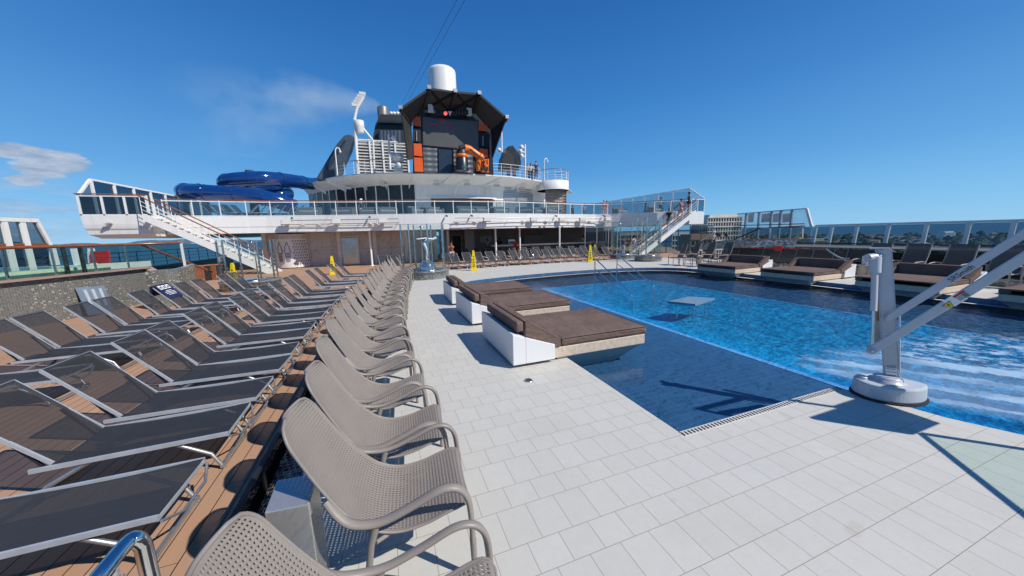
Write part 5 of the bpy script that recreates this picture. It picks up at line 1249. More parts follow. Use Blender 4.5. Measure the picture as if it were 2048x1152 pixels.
MB().bar(A0-oo+Vector((0, 0, .02)), A2-oo+Vector((0, 0, .02)), .26, .05).bar(A2-oo+Vector((0, 0, .02)), low(A3)-oo+Vector((0, 0, .31)), .26, .05).build('cap', PINK, r)
bk_ = (A2-A1).normalized(); T_ = -nrm
def HTp(a, b, z): q = A1 + (A2-A1)*a + T_*b; return Vector((q.x, q.y, z))-oo      # along the wall / behind it
MB().slab([HTp(-.9, .2, .98), HTp(1, .2, .98), HTp(1, 7, .98), HTp(-.9, 7, .98)], .04).build('terrace_floor', M('terrace_floor', (.40, .34, .27), .7, 0, .1, 3), r)
MB().hexa([HTp(-.1, .9, 1.0), HTp(.92, .9, 1.0), HTp(.92, 4.5, 1.0), HTp(.1, 4.5, 1.0)], [HTp(-.1, .9, 1.22), HTp(.92, .9, 1.22), HTp(.92, 4.5, 1.22), HTp(.1, 4.5, 1.22)]).build('tub_coping', M('pale_green_coping', (.62, .66, .45), .35, 0, .08, 3), r)
MB().slab([HTp(0, 1.3, 1.225), HTp(.85, 1.3, 1.225), HTp(.85, 4.1, 1.225), HTp(.1, 4.1, 1.225)], .004).build('tub_water', M('tub_water', (.12, .36, .34), .08, 0, .2, 3), r)
# curved mosaic wall continuing behind
cv_ = [at(297, 552, .9), at(330, 560, .7), at(362, 556, .7), at(386, 545, .7)]
MB().wall([tuple((p-oo).xy) for p in crom([Vector((p.x, p.y, 0)) for p in cv_], 4)], 0, 1.25, .15).build('curved_wall', MOSAIC, r)
gr = thing('terrace_glass', 'green tinted glass balustrade with brown handrail on the mosaic wall', 'balustrade', oo)
HB = 1.9
P = [A0-T_*-.12, A1-T_*-.12, A2-T_*-.12, atD(362, 487, 12.6)]; P = [Vector((p.x, p.y, 0)) for p in P]
MB().wall([tuple((p-oo).xy) for p in P], HT+.04-WZ, HB-.04-WZ, .012).build('glass', glassy('green_glass', (.80, .92, .90), .03), gr)
MB().tube([Vector((p.x-oo.x, p.y-oo.y, HB-WZ)) for p in P], .045, 8).build('handrail', RAIL, gr)
e0 = Vector((A2.x, A2.y, HB))+T_*.1; e1 = atD(411, 539, 14.5); MB().tube([e0-oo, e1-oo, e1-oo+(e1-e0)*.12], .045, 8).build('stair_handrail', RAIL, gr)
for k in range(7): q = A0.lerp(A2, (k+.5)/7)+T_*.12; MB().box(-.02, .02, -.02, .02, HT-WZ+.03, HB-WZ-.03, Matrix.Translation(Vector((q.x-oo.x, q.y-oo.y, 0)))).build('post', CHROME, gr)
q = P[3]; MB().box(-.03, .03, -.03, .03, 0, HB-WZ, Matrix.Translation(Vector((q.x-oo.x, q.y-oo.y, 0)))).build('post', WHITE2, gr)
for k, px in enumerate((138, 172)):
    p = atD(px, 552, 10.5); MB().tube([p-oo, p-oo+Vector((0, 0, .9))], .05, 8).build('shower_post', DARK, gr)
def onwall(px, py, d=.02):
    dd = ray(px, py); a = Vector((A1.x, A1.y)); u = Vector(((A2-A1).x, (A2-A1).y)); den = dd.x*u.y-dd.y*u.x; tt = (a.x*u.y-a.y*u.x)/den
    return Vector((dd.x*tt, dd.y*tt, CH+dd.z*tt))+nrm*d
pc = [onwall(147, 576, .04), onwall(205, 571, .04), onwall(206, 612, .25), onwall(152, 617, .25)]
r = thing('leaning_panel', 'grey blue panel with three pale stripes leaning on the mosaic wall', 'panel', (pc[3].x, pc[3].y, WZ)); o2 = Vector((pc[3].x, pc[3].y, WZ))
dn_ = (pc[2]-pc[1])*.35; MB().slab([pc[0]-o2, pc[1]-o2, pc[2]-o2+dn_, pc[3]-o2+dn_], .02).build('board', M('panel_blue', (.16, .21, .28), .6, 0, .1, 4), r)
for k in range(3):
    a = lerp(pc[0], pc[1], .2+k*.27); b_ = lerp(pc[0], pc[1], .31+k*.27); c_ = lerp(pc[3], pc[2], .31+k*.27); d_ = lerp(pc[3], pc[2], .2+k*.27)
    MB().slab([q-o2+nrm*.016 for q in (lerp(a, d_, .12), lerp(b_, c_, .12), lerp(b_, c_, .95), lerp(a, d_, .95))], .004).build('stripe', M('stripe_grey', (.42, .45, .48), .6, 0, .15, 30), r)
p0 = atD(187, 500, 13); r = thing('red_banner', 'bright red cloth panel on a white frame seen through the terrace glass', 'banner', p0)
MB().slab([atD(a, b, 13)-p0 for a, b in ((181, 503), (218, 501), (220, 525), (183, 526))], .05).build('cloth', REDM, r); MB().slab([atD(a, b, 13.1)-p0 for a, b in ((176, 503), (181, 503), (183, 527), (178, 527))], .06).build('frame', WHITE, r)
# ---- left windscreen
WX = -12.6
r = thing('left_windscreen', 'white framed tinted windscreen with leaning posts at the left border', 'windscreen', (WX, 7, 0)); ow = Vector((WX, 7, 0))
def wx(a, b): return atX(a, b, WX)-ow
top = [(-260, 428), (-60, 433), (70, 441)]
f = MB().bar(wx(-260, 430), wx(72, 441), .16, .14); f.bar(wx(70, 440), wx(100, 494), .14, .14); f.build('top_frame', WHITE, r)
for (a, b, c_, d_) in ((-150, 431, -60, 570), (-70, 434, -10, 560), (3, 437, 32, 560), (40, 439, 68, 552)): MB().bar(wx(a, b), wx(c_, d_), .13, .2).build('post', WHITE, r)
for a, c_ in ((103, 112), (148, 156), (182, 188)): MB().bar(wx(a, 497), wx(c_, 530), .16, .16).build('post', WHITE, r)
MB().slab([wx(-260, 432), wx(70, 442), wx(98, 492), wx(98, 530), wx(-260, 560)], .012, Vector((1, 0, 0))).build('glass', glassy('smoky_windscreen_glass', (.50, .56, .60), .03), r)
MB().bar(wx(-260, 493), wx(95, 488), .07, .07).build('handrail', RAIL, r); MB().bar(wx(-260, 565), wx(300, 527), .1, .3).build('base_sill', WHITE2, r)
# rail and dark gear between terrace and stairs
bar_rail('ship_side_rail', 'dark open side rail seen behind the terrace and under the left stairs', [Vector((-15.2, y_, .35)) for y_ in (12, 20, 30, 40)], 1.0, 1.6, 3, False, DARK)
MB().box(-15.6, -15.3, 6, 44, WZ-1, .3).build('ship_side_wall', DARK); o = bpy.data.objects['ship_side_wall']; tag(o, 'dark low side wall of the ship beyond the left loungers', 'wall')
# ---- towel bins
for k, (px, dx_) in enumerate(((396, 0), (420, 0))):
    p = at(394 if k == 0 else 421, 563 if k == 0 else 560, WZ); lb = ('left' if k == 0 else 'right')+' slatted teak towel bin with a white square sticker below the stairs'
    r = thing('towel_bin', lb, 'bin', p, radians(-14), 'slatted teak bins'); W_ = .42 if k == 0 else .36; MB().box(-W_+.02, W_-.02, .02, .6, .02, .78).build('carcass', DARK, r)
    q = MB(); TK = M('oiled_teak', (.36, .13, .055), .5, 0, .2, 6)
    for j in range(7): x_ = -W_+j*2*W_/7; q.box(x_+.01, x_+2*W_/7-.01, 0, .02, .02, .80)
    q.box(-W_, W_, 0, .62, .80, .84); q.build('slats', TK, r); MB().box(-.26, -.06, -.012, 0, .60, .76).build('sticker', TEXTW, r)
# ================================================================== GLASS SHOWERS
def shower(name, lb, c_, rad, zb, hb, ht, a0, a1, npst, grp):
    r = thing(name, lb, 'shower', (c_[0], c_[1], zb), 0, grp)
    MB().lathe([(rad+.12, 0), (rad+.12, hb-.04), (rad+.16, hb-.035), (rad+.16, hb), (.01, hb)], n=36).build('mosaic_base', MOSAIC2, r)
    MB().lathe([(rad*.8, hb+.002), (rad*.8, hb+.03), (.01, hb+.03)], n=30).build('tray', STEEL, r)
    for k in range(npst):
        a = a0+(a1-a0)*k/(npst-1); x_, y_ = rad*cos(a), rad*sin(a); MB().tube([(x_, y_, 0), (x_, y_, ht)], .036, 8).build('post', STEEL, r)
        for h_ in (.35, .65): MB().box(-.05, .05, -.05, .05, -.03, .03, Matrix.Translation((x_*.97, y_*.97, hb+(ht-hb)*h_))).build('clamp', CHROME, r)
    for k in range(npst-1):
        aa, bb = a0+(a1-a0)*(k+.06)/(npst-1), a0+(a1-a0)*(k+.94)/(npst-1)
        MB().wall([polar((0, 0), rad, lerp(aa, bb, j/5)) for j in range(6)], hb+.08, ht-.04, .012).build('glass_panel', G_CLEAR, r)
    MB().tube([(0, rad*.9, hb), (0, rad*.9, ht-.2), (0, rad*.6, ht-.05)], .03, 8).build('shower_pipe', CHROME, r); MB().lathe([(.12, ht-.12), (.12, ht-.09), (.02, ht-.05)], (0, rad*.55, 0), 14).build('shower_head', CHROME, r)
    return r
GS = 'round glass shower cabins'
shower('glass_shower', 'round glass shower cabin around the diver sculpture', (1.66, 16.35), .98, 0, .36, 2.47, radians(178), radians(470), 7, GS)
e2 = at(1312, 523, 0); shower('glass_shower', 'round glass shower cabin before the right stairs', (e2.x, e2.y+.7), .72, 0, .34, 2.75, radians(150), radians(420), 5, GS)
e3 = at(1268, 519, 0); shower('glass_shower', 'glass shower cabin with low base left of the right stairs', (e3.x, e3.y+1.2), .75, 0, .3, 2.6, radians(0), radians(200), 4, GS)
shower('glass_shower', 'round glass shower cabin at the foot of the left stairs', (at(508, 582, WZ).x-.35, at(508, 582, WZ).y+1.0), 1.0, WZ, .38, 2.15, radians(200), radians(380), 6, GS)
# ================================================================== PEOPLE
SKINS = [M('skin_light', (.52, .30, .20), .6, 0, .05, 8), M('skin_tan', (.34, .17, .10), .6, 0, .05, 8), M('skin_dark', (.12, .06, .035), .6, 0, .05, 8)]
HAIR = [M('hair_dark', (.015, .01, .008), .6), M('hair_grey', (.30, .28, .26), .7), M('hair_brown', (.08, .04, .02), .6)]
def skin_mesh(name, V, Eg, Rr, mat, parent, lev=1):
    me = bpy.data.meshes.new(name); me.from_pydata([tuple(v) for v in V], Eg, []); o = bpy.data.objects.new(name, me); COL.objects.link(o)
    md = o.modifiers.new('s', 'SKIN'); sv = me.skin_vertices[0].data
    for i, q in enumerate(Rr): sv[i].radius = (q, q) if not isinstance(q, tuple) else q
    sv[0].use_root = True; md.use_smooth_shade = True
    s = o.modifiers.new('u', 'SUBSURF'); s.levels = lev; s.render_levels = lev; bake(o); o.data.name = name
    o.data.materials.clear(); o.data.materials.append(mat); o.data.polygons.foreach_set('use_smooth', [True]*len(o.data.polygons)); o.parent = parent; return o
CL = {}
def cloth(c):
    if c not in CL: CL[c] = M('cloth_%d' % len(CL), c, .85, 0, .12, 10)
    return CL[c]
def person(lb, loc, rz, pose='stand', top=(.7, .7, .7), leg=(.05, .06, .1), skin=0, hair=0, h=1.72, sleeves=.5, long=False, arms=None, scale=None, hat=None, grp=None, skirt=False):
    """faces local -y"""
    r = thing('person', lb, 'person', loc, rz, grp); k = h/1.75; V = Vector
    hipz = .93; lean = 0; kneeF = {}
    if pose == 'sit': hipz = .50
    P = {'pel': V((0, 0, hipz)), 'wai': V((0, 0, hipz+.14)), 'che': V((0, -.01, hipz+.38)), 'nek': V((0, 0, hipz+.54)), 'thr': V((0, -.005, hipz+.61)), 'hd1': V((0, -.02, hipz+.70)), 'hd2': V((0, -.015, hipz+.80))}
    for s, n in ((-1, 'L'), (1, 'R')):
        P['sh'+n] = V((s*.185, 0, hipz+.49)); P['hip'+n] = V((s*.10, 0, hipz-.03))
        if pose == 'sit': P['kn'+n] = V((s*.13, -.42, hipz)); P['an'+n] = V((s*.13, -.44, .09))
        elif pose == 'walk': P['kn'+n] = V((s*.10, -.14*s-.03, .50)); P['an'+n] = V((s*.10, -.20*s+.10, .10+.03*(s < 0)))
        elif pose == 'climb': P['kn'+n] = V((s*.10, -.26 if s > 0 else -.02, .62 if s > 0 else .50)); P['an'+n] = V((s*.10, -.20 if s > 0 else .04, .28 if s > 0 else .09))
        else: P['kn'+n] = V((s*.105, -.01, .50)); P['an'+n] = V((s*.11, .01, .09))
        P['to'+n] = P['an'+n]+V((s*.02, -.14, -.05))
        am = (arms or {}).get(n, 'down'); S_ = P['sh'+n]
        A_ = {'down': ((.05, .02, -.29), (.07, -.03, -.54)), 'bent': ((.06, .04, -.28), (.02, -.22, -.22)), 'up': ((.04, -.20, -.12), (-.06, -.34, .10)), 'rail': ((.07, -.12, -.26), (.05, -.36, -.30)), 'hip': ((.20, .05, -.24), (.06, -.06, -.44))}[am]
        P['el'+n] = S_+V((s*A_[0][0], A_[0][1], A_[0][2])); P['wr'+n] = S_+V((s*A_[1][0], A_[1][1], A_[1][2]))
        dd = (P['wr'+n]-P['el'+n]).normalized(); P['ha'+n] = P['wr'+n]+dd*.07; P['hb'+n] = P['wr'+n]+dd*.15
        sd = V((1, 0, 0)) if abs(dd.x) < .8 else V((0, 1, 0))
        for f in range(4): P['f%d%s' % (f, n)] = P['ha'+n]+sd*(f-1.5)*.020; P['g%d%s' % (f, n)] = P['f%d%s' % (f, n)]+dd*(.075, .09, .085, .065)[f]+V((0, -.012, 0))
        P['t'+n] = P['wr'+n]+dd*.05+V((0, -.045, 0))
    R_ = {'pel': (.125, .10), 'wai': (.115, .09), 'che': (.145, .105), 'nek': .06, 'thr': .052, 'hd1': (.075, .09), 'hd2': (.078, .095)}
    for n in 'LR': R_.update({'sh'+n: .058, 'el'+n: .040, 'wr'+n: .028, 'ha'+n: (.036, .018), 'hip'+n: .088, 'kn'+n: .056, 'an'+n: .038, 'to'+n: .034, 't'+n: .010}); R_.update({'f%d%s' % (f, n): .010 for f in range(4)}); R_.update({'g%d%s' % (f, n): .008 for f in range(4)})
    E_ = [('pel', 'wai'), ('wai', 'che'), ('che', 'nek'), ('nek', 'thr'), ('thr', 'hd1'), ('hd1', 'hd2')]
    for n in 'LR': E_ += [('che', 'sh'+n), ('sh'+n, 'el'+n), ('el'+n, 'wr'+n), ('wr'+n, 'ha'+n), ('pel', 'hip'+n), ('hip'+n, 'kn'+n), ('kn'+n, 'an'+n), ('an'+n, 'to'+n)]; E_ += [('ha'+n, 'g%d%s' % (f, n)) for f in range(4)]; E_ += [('wr'+n, 't'+n)]
    def mk(name, names, edges, grow, mat, over=None):
        rr = dict(R_); rr.update(over or {}); ix = {q: i for i, q in enumerate(names)}
        rad = [tuple(w*k+grow for w in rr[q]) if isinstance(rr[q], tuple) else rr[q]*k+grow for q in names]
        return skin_mesh(name, [P[q]*k for q in names], [(ix[a], ix[b]) for a, b in edges if a in ix and b in ix], rad, mat, r)
    used = {q for e in E_ for q in e}
    body = mk('body', ['pel']+[q for q in used if q != 'pel'], E_, 0, SKINS[skin])
    tn = ['che', 'wai', 'pel', 'nek', 'shL', 'shR']; te = list(E_)
    if sleeves > 0:
        for n in 'LR': P['sl'+n] = P['sh'+n].lerp(P['el'+n], min(1, sleeves)); R_['sl'+n] = .047; tn.append('sl'+n); te.append(('sh'+n, 'sl'+n))
        if sleeves > 1:
            for n in 'LR': P['sm'+n] = P['el'+n].lerp(P['wr'+n], .9); R_['sm'+n] = .034; tn.append('sm'+n); te.append(('sl'+n, 'sm'+n))
    mk('shirt', tn, te, .014, cloth(top))
    ln = ['pel', 'hipL', 'hipR']; le = list(E_)
    for n in 'LR':
        if long: ln += ['kn'+n]; P['cu'+n] = P['kn'+n].lerp(P['an'+n], .9); R_['cu'+n] = .046; ln.append('cu'+n); le.append(('kn'+n, 'cu'+n))
        else: P['cu'+n] = P['hip'+n].lerp(P['kn'+n], .85); R_['cu'+n] = .075; ln.append('cu'+n); le.append(('hip'+n, 'cu'+n))
    mk('trousers' if long else 'shorts', ln, le, .016, cloth(leg))
    hd = (P['hd1']+P['hd2'])/2*k
    if hat is None: MB().ball(hd+V((0, .018, .035)), .1*k, 6, .92, 1.02, 1.0).build('hair', HAIR[hair], r)
    else: MB().lathe([(.15, 0), (.10, .01), (.095, .07), (.05, .11), (.001, .115)], hd+V((0, 0, .04)), 12).build('hat', cloth(hat), r)
    fz = MB()
    for s in (-1, 1): fz.ball(hd+V((s*.032*k, -.098*k, .0)), .011, 3)
    fz.build('eyes', INK, r); MB().slab([hd+V((-.012, -.10*k, -.03)), hd+V((.012, -.10*k, -.03)), hd+V((0, -.118*k, -.025)), hd+V((0, -.10*k, .01))], .012, V((1, 0, 0))).build('nose', SKINS[skin], r); MB().box(-.025, .025, -.1*k-.004, -.09*k, -.062, -.054, Matrix.Translation(hd)).build('mouth', cloth((.3, .08, .06)), r)
    q = MB()
    for n in 'LR':
        f = P['to'+n]*k; a = P['an'+n]*k; z0 = min(f.z, a.z)-.085*k; MB().hexa([V((f.x-.045, f.y-.06, z0)), V((f.x+.045, f.y-.06, z0)), V((a.x+.04, a.y+.07, z0)), V((a.x-.04, a.y+.07, z0))], [V((f.x-.04, f.y-.05, z0+.05)), V((f.x+.04, f.y-.05, z0+.05)), V((a.x+.04, a.y+.06, z0+.09)), V((a.x-.04, a.y+.06, z0+.09))]).build('shoe', cloth((.5, .5, .5) if skin != 2 else (.05, .05, .05)), r, bevel=.012)
    return r
def base_at(px, pyh, z, h):                          # stand so that the head top lies at the pixel
    d = ray(px, pyh); t_ = (z+h-CH)/d.z; return Vector((d.x*t_, d.y*t_, z))
person('person in white shirt and light denim shorts seen from behind near the right shower', at(1268, 508.5, WZ), radians(180), top=(.74, .76, .80), leg=(.35, .45, .58), skin=1, hair=0, h=1.70, sleeves=.6)
person('person in dark blue cap and pale trousers standing by a shower post', at(1246, 511, WZ), radians(90), top=(.05, .08, .18), leg=(.45, .52, .60), long=True, skin=1, hair=0, h=1.6, hat=(.02, .03, .1), arms={'L': 'bent', 'R': 'bent'})
person('person in white skirt raising a phone beside the glass shower', atY(903, 524, 24.6)*1.0+Vector((0, 0, 0)) if False else at(905, 527, WZ), radians(-35), top=(.42, .12, .06), leg=(.75, .72, .7), skin=1, hair=0, h=1.6, arms={'L': 'up', 'R': 'up'}, sleeves=0)
person('person in red dress shirt standing at the bar counter', atY(1031, 507, 28.3).xy.to_3d()+Vector((0, 0, WZ)), radians(170), top=(.60, .02, .03), leg=(.5, .02, .03), skin=1, hair=0, h=1.72, arms={'L': 'bent', 'R': 'bent'})
person('barkeeper in white shirt behind the right end of the counter', atY(1167, 500, 32.5).xy.to_3d()+Vector((0, 0, WZ)), 0, top=(.75, .75, .75), skin=2, hair=0, h=1.75, long=True, arms={'L': 'rail', 'R': 'rail'})
person('person in grey shirt in the shade left of the bar counter', atY(975, 500, 31.5).xy.to_3d()+Vector((0, 0, WZ)), 0.5, top=(.35, .35, .35), skin=2, h=1.7, long=True, arms={'L': 'bent'})
person('barkeeper in black behind the coffee machine', atY(1000, 500, 32.6).xy.to_3d()+Vector((0, 0, WZ)), 0, top=(.03, .03, .03), skin=2, h=1.75, long=True)
B_ = [(1208, 400.5, dict(top=(.75, .18, .05), leg=(.8, .4, .4), skin=0, hair=1, long=True, arms={'L': 'bent', 'R': 'bent'}), 'person in orange top and pink trousers standing at the balustrade'),
      (1213.5, 402, dict(top=(.80, .30, .10), leg=(.75, .35, .35), skin=0, hair=2, long=True), 'person in pale orange shirt beside the one in pink trousers'),
      (1169, 408, dict(top=(.45, .42, .45), leg=(.2, .2, .25), skin=1, hair=0), 'person in grey top behind the glass left of the orange couple'),
      (1145, 411, dict(top=(.03, .03, .04), leg=(.03, .03, .04), skin=1, hair=0, long=True), 'person in black seen through the glass right of the deck house'),
      (1322, 395, dict(top=(.80, .80, .82), leg=(.10, .11, .14), skin=0, hair=2, long=True, arms={'L': 'hip', 'R': 'rail'}), 'person in white shirt and dark trousers on the right wing'),
      (722, 399, dict(top=(.05, .06, .10), leg=(.5, .5, .5), skin=0, hair=1, hat=(.8, .8, .8)), 'person in white cap walking before the dark window band')]
for px, py, kw, lb in B_: person(lb, base_at(px, py, ZB, 1.68), rnd.uniform(-.4, .4), h=1.68, **kw)
for px, py, top_, lb in ((1116, 404, (.8, .8, .8), 'person in white leaning on the balustrade below the brown louvres'), (1291, 406, (.04, .05, .08), 'person in dark clothes sitting on a deck chair on the right wing')):
    p = base_at(px, py, ZB, 1.3); person(lb, p, radians(60), pose='sit', top=top_, leg=(.15, .15, .15), skin=1, h=1.7)
# on the stairs
def on_st(px, foot_z): f = (foot_z-WZ)/(ZB-WZ); return Vector((19.3+5.8*f, 22.75, foot_z+.03))
def stp(px, f): p = atY(px, 430, 22.75); fz = (p.x-19.3)/5.8; return Vector((p.x, 22.75, WZ+(ZB-WZ)*fz+.02))
person('person in black top and teal shorts lowest on the right stairs', stp(1338, 0), radians(-60), pose='climb', top=(.02, .02, .025), leg=(.03, .22, .28), skin=1, h=1.7, arms={'L': 'bent', 'R': 'rail'})
person('person in red and white printed clothes halfway up the right stairs', stp(1361, 0), radians(20), pose='walk', top=(.42, .12, .12), leg=(.55, .30, .30), long=True, skin=1, h=1.7, arms={'L': 'rail', 'R': 'down'})
person('person in black with dark hair at the top of the right stairs', stp(1376, 0), radians(30), top=(.02, .02, .03), leg=(.03, .03, .04), long=True, skin=2, h=1.75, arms={'L': 'hip', 'R': 'down'})
for k, (px, py, top_, lb) in enumerate(((1072, 322, (.03, .05, .10), 'tall person in navy shirt highest above the right canopy railing'), (1055, 325, (.5, .35, .35), 'person with tanned face in the group of spectators'), (1061, 326, (.7, .7, .7), 'person in pale shirt in the group of spectators'), (1066, 329, (.35, .12, .08), 'person in rust shirt in the group of spectators'), (1017, 330, (.65, .02, .04), 'person in bright red beside the black hood'), (1028, 334, (.1, .1, .1), 'person in dark clothes right of the one in red'))):
    p = base_at(px, py+1, ZT, 1.7); person(lb, p, rnd.uniform(-.6, .6), top=top_, skin=k % 3, hair=k % 3, h=1.7, long=True, grp=None)
# ---- diver sculpture
r = thing('diver_sculpture', 'silver blue figure bending to dive from a shiny dome inside the glass shower', 'sculpture', (1.75, 16.3, .37))
MB().lathe([(.40, 0), (.385, .15), (.31, .32), (.18, .42), (.01, .46)], n=24).build('dome', M('mirror_dome', (.62, .66, .70), .12, .9, .05, 3), r)
SB = M('sculpture_blue', (.72, .78, .84), .45, .1, .1, 6); V = Vector
D_ = {'pel': V((-.06, 0, 1.30)), 'che': V((.24, 0, 1.40)), 'nek': V((.36, 0, 1.42)), 'hd': V((.47, 0, 1.46)), 'hd2': V((.52, 0, 1.50))}
for s, n in ((-1, 'L'), (1, 'R')): D_.update({'h'+n: V((-.08, s*.08, 1.24)), 'k'+n: V((.04, s*.08, .85)), 'a'+n: V((-.02, s*.08, .50)), 't'+n: V((.08, s*.09, .46)), 's'+n: V((.28, s*.16, 1.42)), 'e'+n: V((-.02, s*.26, 1.47)), 'w'+n: V((-.28, s*.30, 1.44)), 'p'+n: V((-.40, s*.31, 1.43))})
nm_ = list(D_); ix = {q: i for i, q in enumerate(nm_)}; rd = {'pel': (.11, .10), 'che': .125, 'nek': .05, 'hd': .075, 'hd2': .075}
for n in 'LR': rd.update({'h'+n: .085, 'k'+n: .06, 'a'+n: .04, 't'+n: .035, 's'+n: .05, 'e'+n: .035, 'w'+n: .025, 'p'+n: .03})
ed = [('pel', 'che'), ('che', 'nek'), ('nek', 'hd'), ('hd', 'hd2')]
for n in 'LR': ed += [('pel', 'h'+n), ('h'+n, 'k'+n), ('k'+n, 'a'+n), ('a'+n, 't'+n), ('che', 's'+n), ('s'+n, 'e'+n), ('e'+n, 'w'+n), ('w'+n, 'p'+n)]
skin_mesh('figure', [D_[q] for q in nm_], [(ix[a], ix[b]) for a, b in ed], [rd[q] for q in nm_], SB, r)
skin_mesh('swimsuit', [D_['pel']-V((0, 0, .05)), D_['pel'], lerp(D_['pel'], D_['che'], .7)], [(0, 1), (1, 2)], [.13, .125, .135], M('suit_blue', (.02, .07, .20), .5), r)
# ================================================================== WET FLOOR CONES
cone = None
for k, (px, py, z_, h_, lb) in enumerate(((948, 541, 0, 1.13, 'yellow wet floor cone nearest the daybeds on the white tiles'), (1180, 524, 0, 1.13, 'yellow wet floor cone by the far end of the pool'), (1189, 516, WZ, 1.13, 'yellow wet floor cone half hidden behind another cone'), (667, 549, WZ, 1.13, 'yellow wet floor cone on the teak deck before the metal door'), (471, 572, WZ, 1.13, 'yellow wet floor cone among the loungers below the left stairs'))):
    p = at(px, py, z_)
    if cone is None:
        cone = thing('wet_floor_cone', lb, 'cone', p, radians(-14), 'yellow wet floor cones'); q = MB()
        for a, b, c_, d_ in ((.20, 0, .20, .03), (.155, .03, .05, 1.1)): q.hexa([V((-a, -a, b)), V((a, -a, b)), V((a, a, b)), V((-a, a, b))], [V((-c_, -c_, d_)), V((c_, -c_, d_)), V((c_, c_, d_)), V((-c_, c_, d_))])
        q.build('body', YELLOW, cone, bevel=.01)
        sl_n = (.155-.05)/1.07; e_ = MB()
        def fr_(x_, z_): return V((x_, -(.155-sl_n*(z_-.03))-.004, z_))
        for z0, z1, w_ in ((.20, .24, .07), (.29, .34, .06), (.40, .425, .065), (.46, .485, .06), (.52, .545, .055), (.60, .65, .045)): MB().slab([fr_(-w_, z0), fr_(w_, z0), fr_(w_, z1), fr_(-w_, z1)], .004, V((0, 1, 0))).build('print_line', INK, cone)
        MB().slab([fr_(-.04, .74), fr_(.04, .74), fr_(0, .82)], .004, V((0, 1, 0))).build('warning_symbol', INK, cone)
    else: dup(cone, p, radians(-14+rnd.uniform(-12, 12)), lb)
# ================================================================== BACK ROW LOUNGERS
GB = 'grey loungers lined up before the bar'
front = [(905, 541), (921, 540), (947, 538), (972, 537), (997, 535), (1020, 533), (1045, 532), (1068, 531), (1091, 530), (1114, 528), (1136, 527), (1159, 526), (1185, 524), (1215, 522), (1238, 521)]
for k, (px, py) in enumerate(front):
    p = at(px, py, WZ); put_lounger((p.x, p.y+1.3, WZ), radians(-78+rnd.uniform(-4, 4)), f'grey mesh lounger, {ORD[k]} from the left, front row before the bar', GB)
for k in range(11):
    p = at(935+k*24.5, 522-k*.6, WZ); put_lounger((p.x+.25, p.y+1.0, WZ), radians(-78+rnd.uniform(-4, 4)), f'grey mesh lounger, {ORD[k]} from the left, rear row before the bar', GB)
for k, px in enumerate((770, 796)):
    p = at(px, 545, WZ); put_lounger((p.x, p.y+1.5, WZ), radians(-80), f'grey mesh lounger {"left" if k == 0 else "right"} of the pair behind the far taupe armchairs', GB)
r = thing('deck_step_rail', 'thin steel handrail at the step before the loungers of the bar', 'handrail', at(1067, 531, 0)); a = at(1067, 531, 0); b_ = at(1049, 524, WZ)-a
MB().tube([(0, 0, 0), (0, 0, 1.0), (b_.x, b_.y+1.2, .75), (b_.x, b_.y+1.2, WZ)], .022, 8).build('rail', CHROME, r); MB().tube([(0, 0, .5), (b_.x, b_.y+1.2, .25)], .015, 6).build('lower_rail', CHROME, r)
# ================================================================== RIGHT SIDE
def make_hichair():
    t = thing('mesh_armchair', '', 'chair'); FRM = M('taupe_frame', (.34, .31, .27), .45, 0, .05, 8)
    for s in (-1, 1):
        MB().tube(crom([(.30, s*.29, .40), (.0, s*.29, .40), (-.20, s*.29, .44), (-.36, s*.29, .80), (-.46, s*.29, 1.18)], 3), .02, 6).build('side_rail', FRM, t)
        MB().tube(crom([(-.26, s*.31, .60), (-.05, s*.33, .62), (.22, s*.33, .60), (.29, s*.33, .50), (.30, s*.33, .0)], 3), .019, 6).build('armrest', FRM, t)
        MB().tube([(-.2, s*.31, .6), (-.28, s*.31, .0)], .018, 6).build('leg', FRM, t)
    pr = crom([(.33, 0, .39), (.0, 0, .385), (-.18, 0, .43), (-.34, 0, .80), (-.47, 0, 1.20)], 4); vs = []
    for q in pr: vs += [(q.x, -.285, q.z), (q.x, .285, q.z)]
    MB().add(vs, [(2*i, 2*i+1, 2*i+3, 2*i+2) for i in range(len(pr)-1)], True).build('sling', SLING2, t); return t
hc = None; GC = 'brown mesh armchairs facing the pool from the right'
spots = [at(a, b, 0) for a, b in ((1352, 530), (1376, 531), (1404, 533), (1437, 535))]+[Vector((17.3, y_, 0)) for y_ in (7.35, 6.35, 5.35, 4.4, 3.5, 2.6, 1.7)]
for k, p in enumerate(spots):
    lb = f'brown mesh armchair, {ORD[k] if k < 4 else ORD[k-4]} from the left in the ' + ('group of four beyond the farthest daybed' if k < 4 else 'row behind the hoist')
    rz = radians((158 if k < 4 else 168)+rnd.uniform(-4, 4))
    if hc is None: hc = make_hichair(); hc.location = p; hc.rotation_euler.z = rz; hc['label'] = lb; hc['group'] = GC
    else: dup(hc, p, rz, lb, GC, (1.08, 1.08, 1.05))
tb = None
for k, p in enumerate((at(1399, 528, 0), atX(1726, 550, 16.9))):
    lb = ('small beige side table between the four mesh armchairs', 'small beige side table with black menu holder left of the hoist top')[k]
    if tb is None:
        tb = thing('side_table', lb, 'table', (p.x, p.y, 0)); MB().lathe([(.17, 0), (.15, .42), (.24, .43), (.24, .46), (.01, .46)], n=16).build('table_body', M('beige_table', (.42, .38, .31), .6), tb); MB().box(-.12, .12, -.015, .015, .46, .8).build('menu_frame', WHITE2, tb); MB().box(-.09, .09, -.022, -.016, .5, .76).build('menu_card', BLACK, tb)
    else: dup(tb, (p.x, p.y, 0), radians(60), lb)
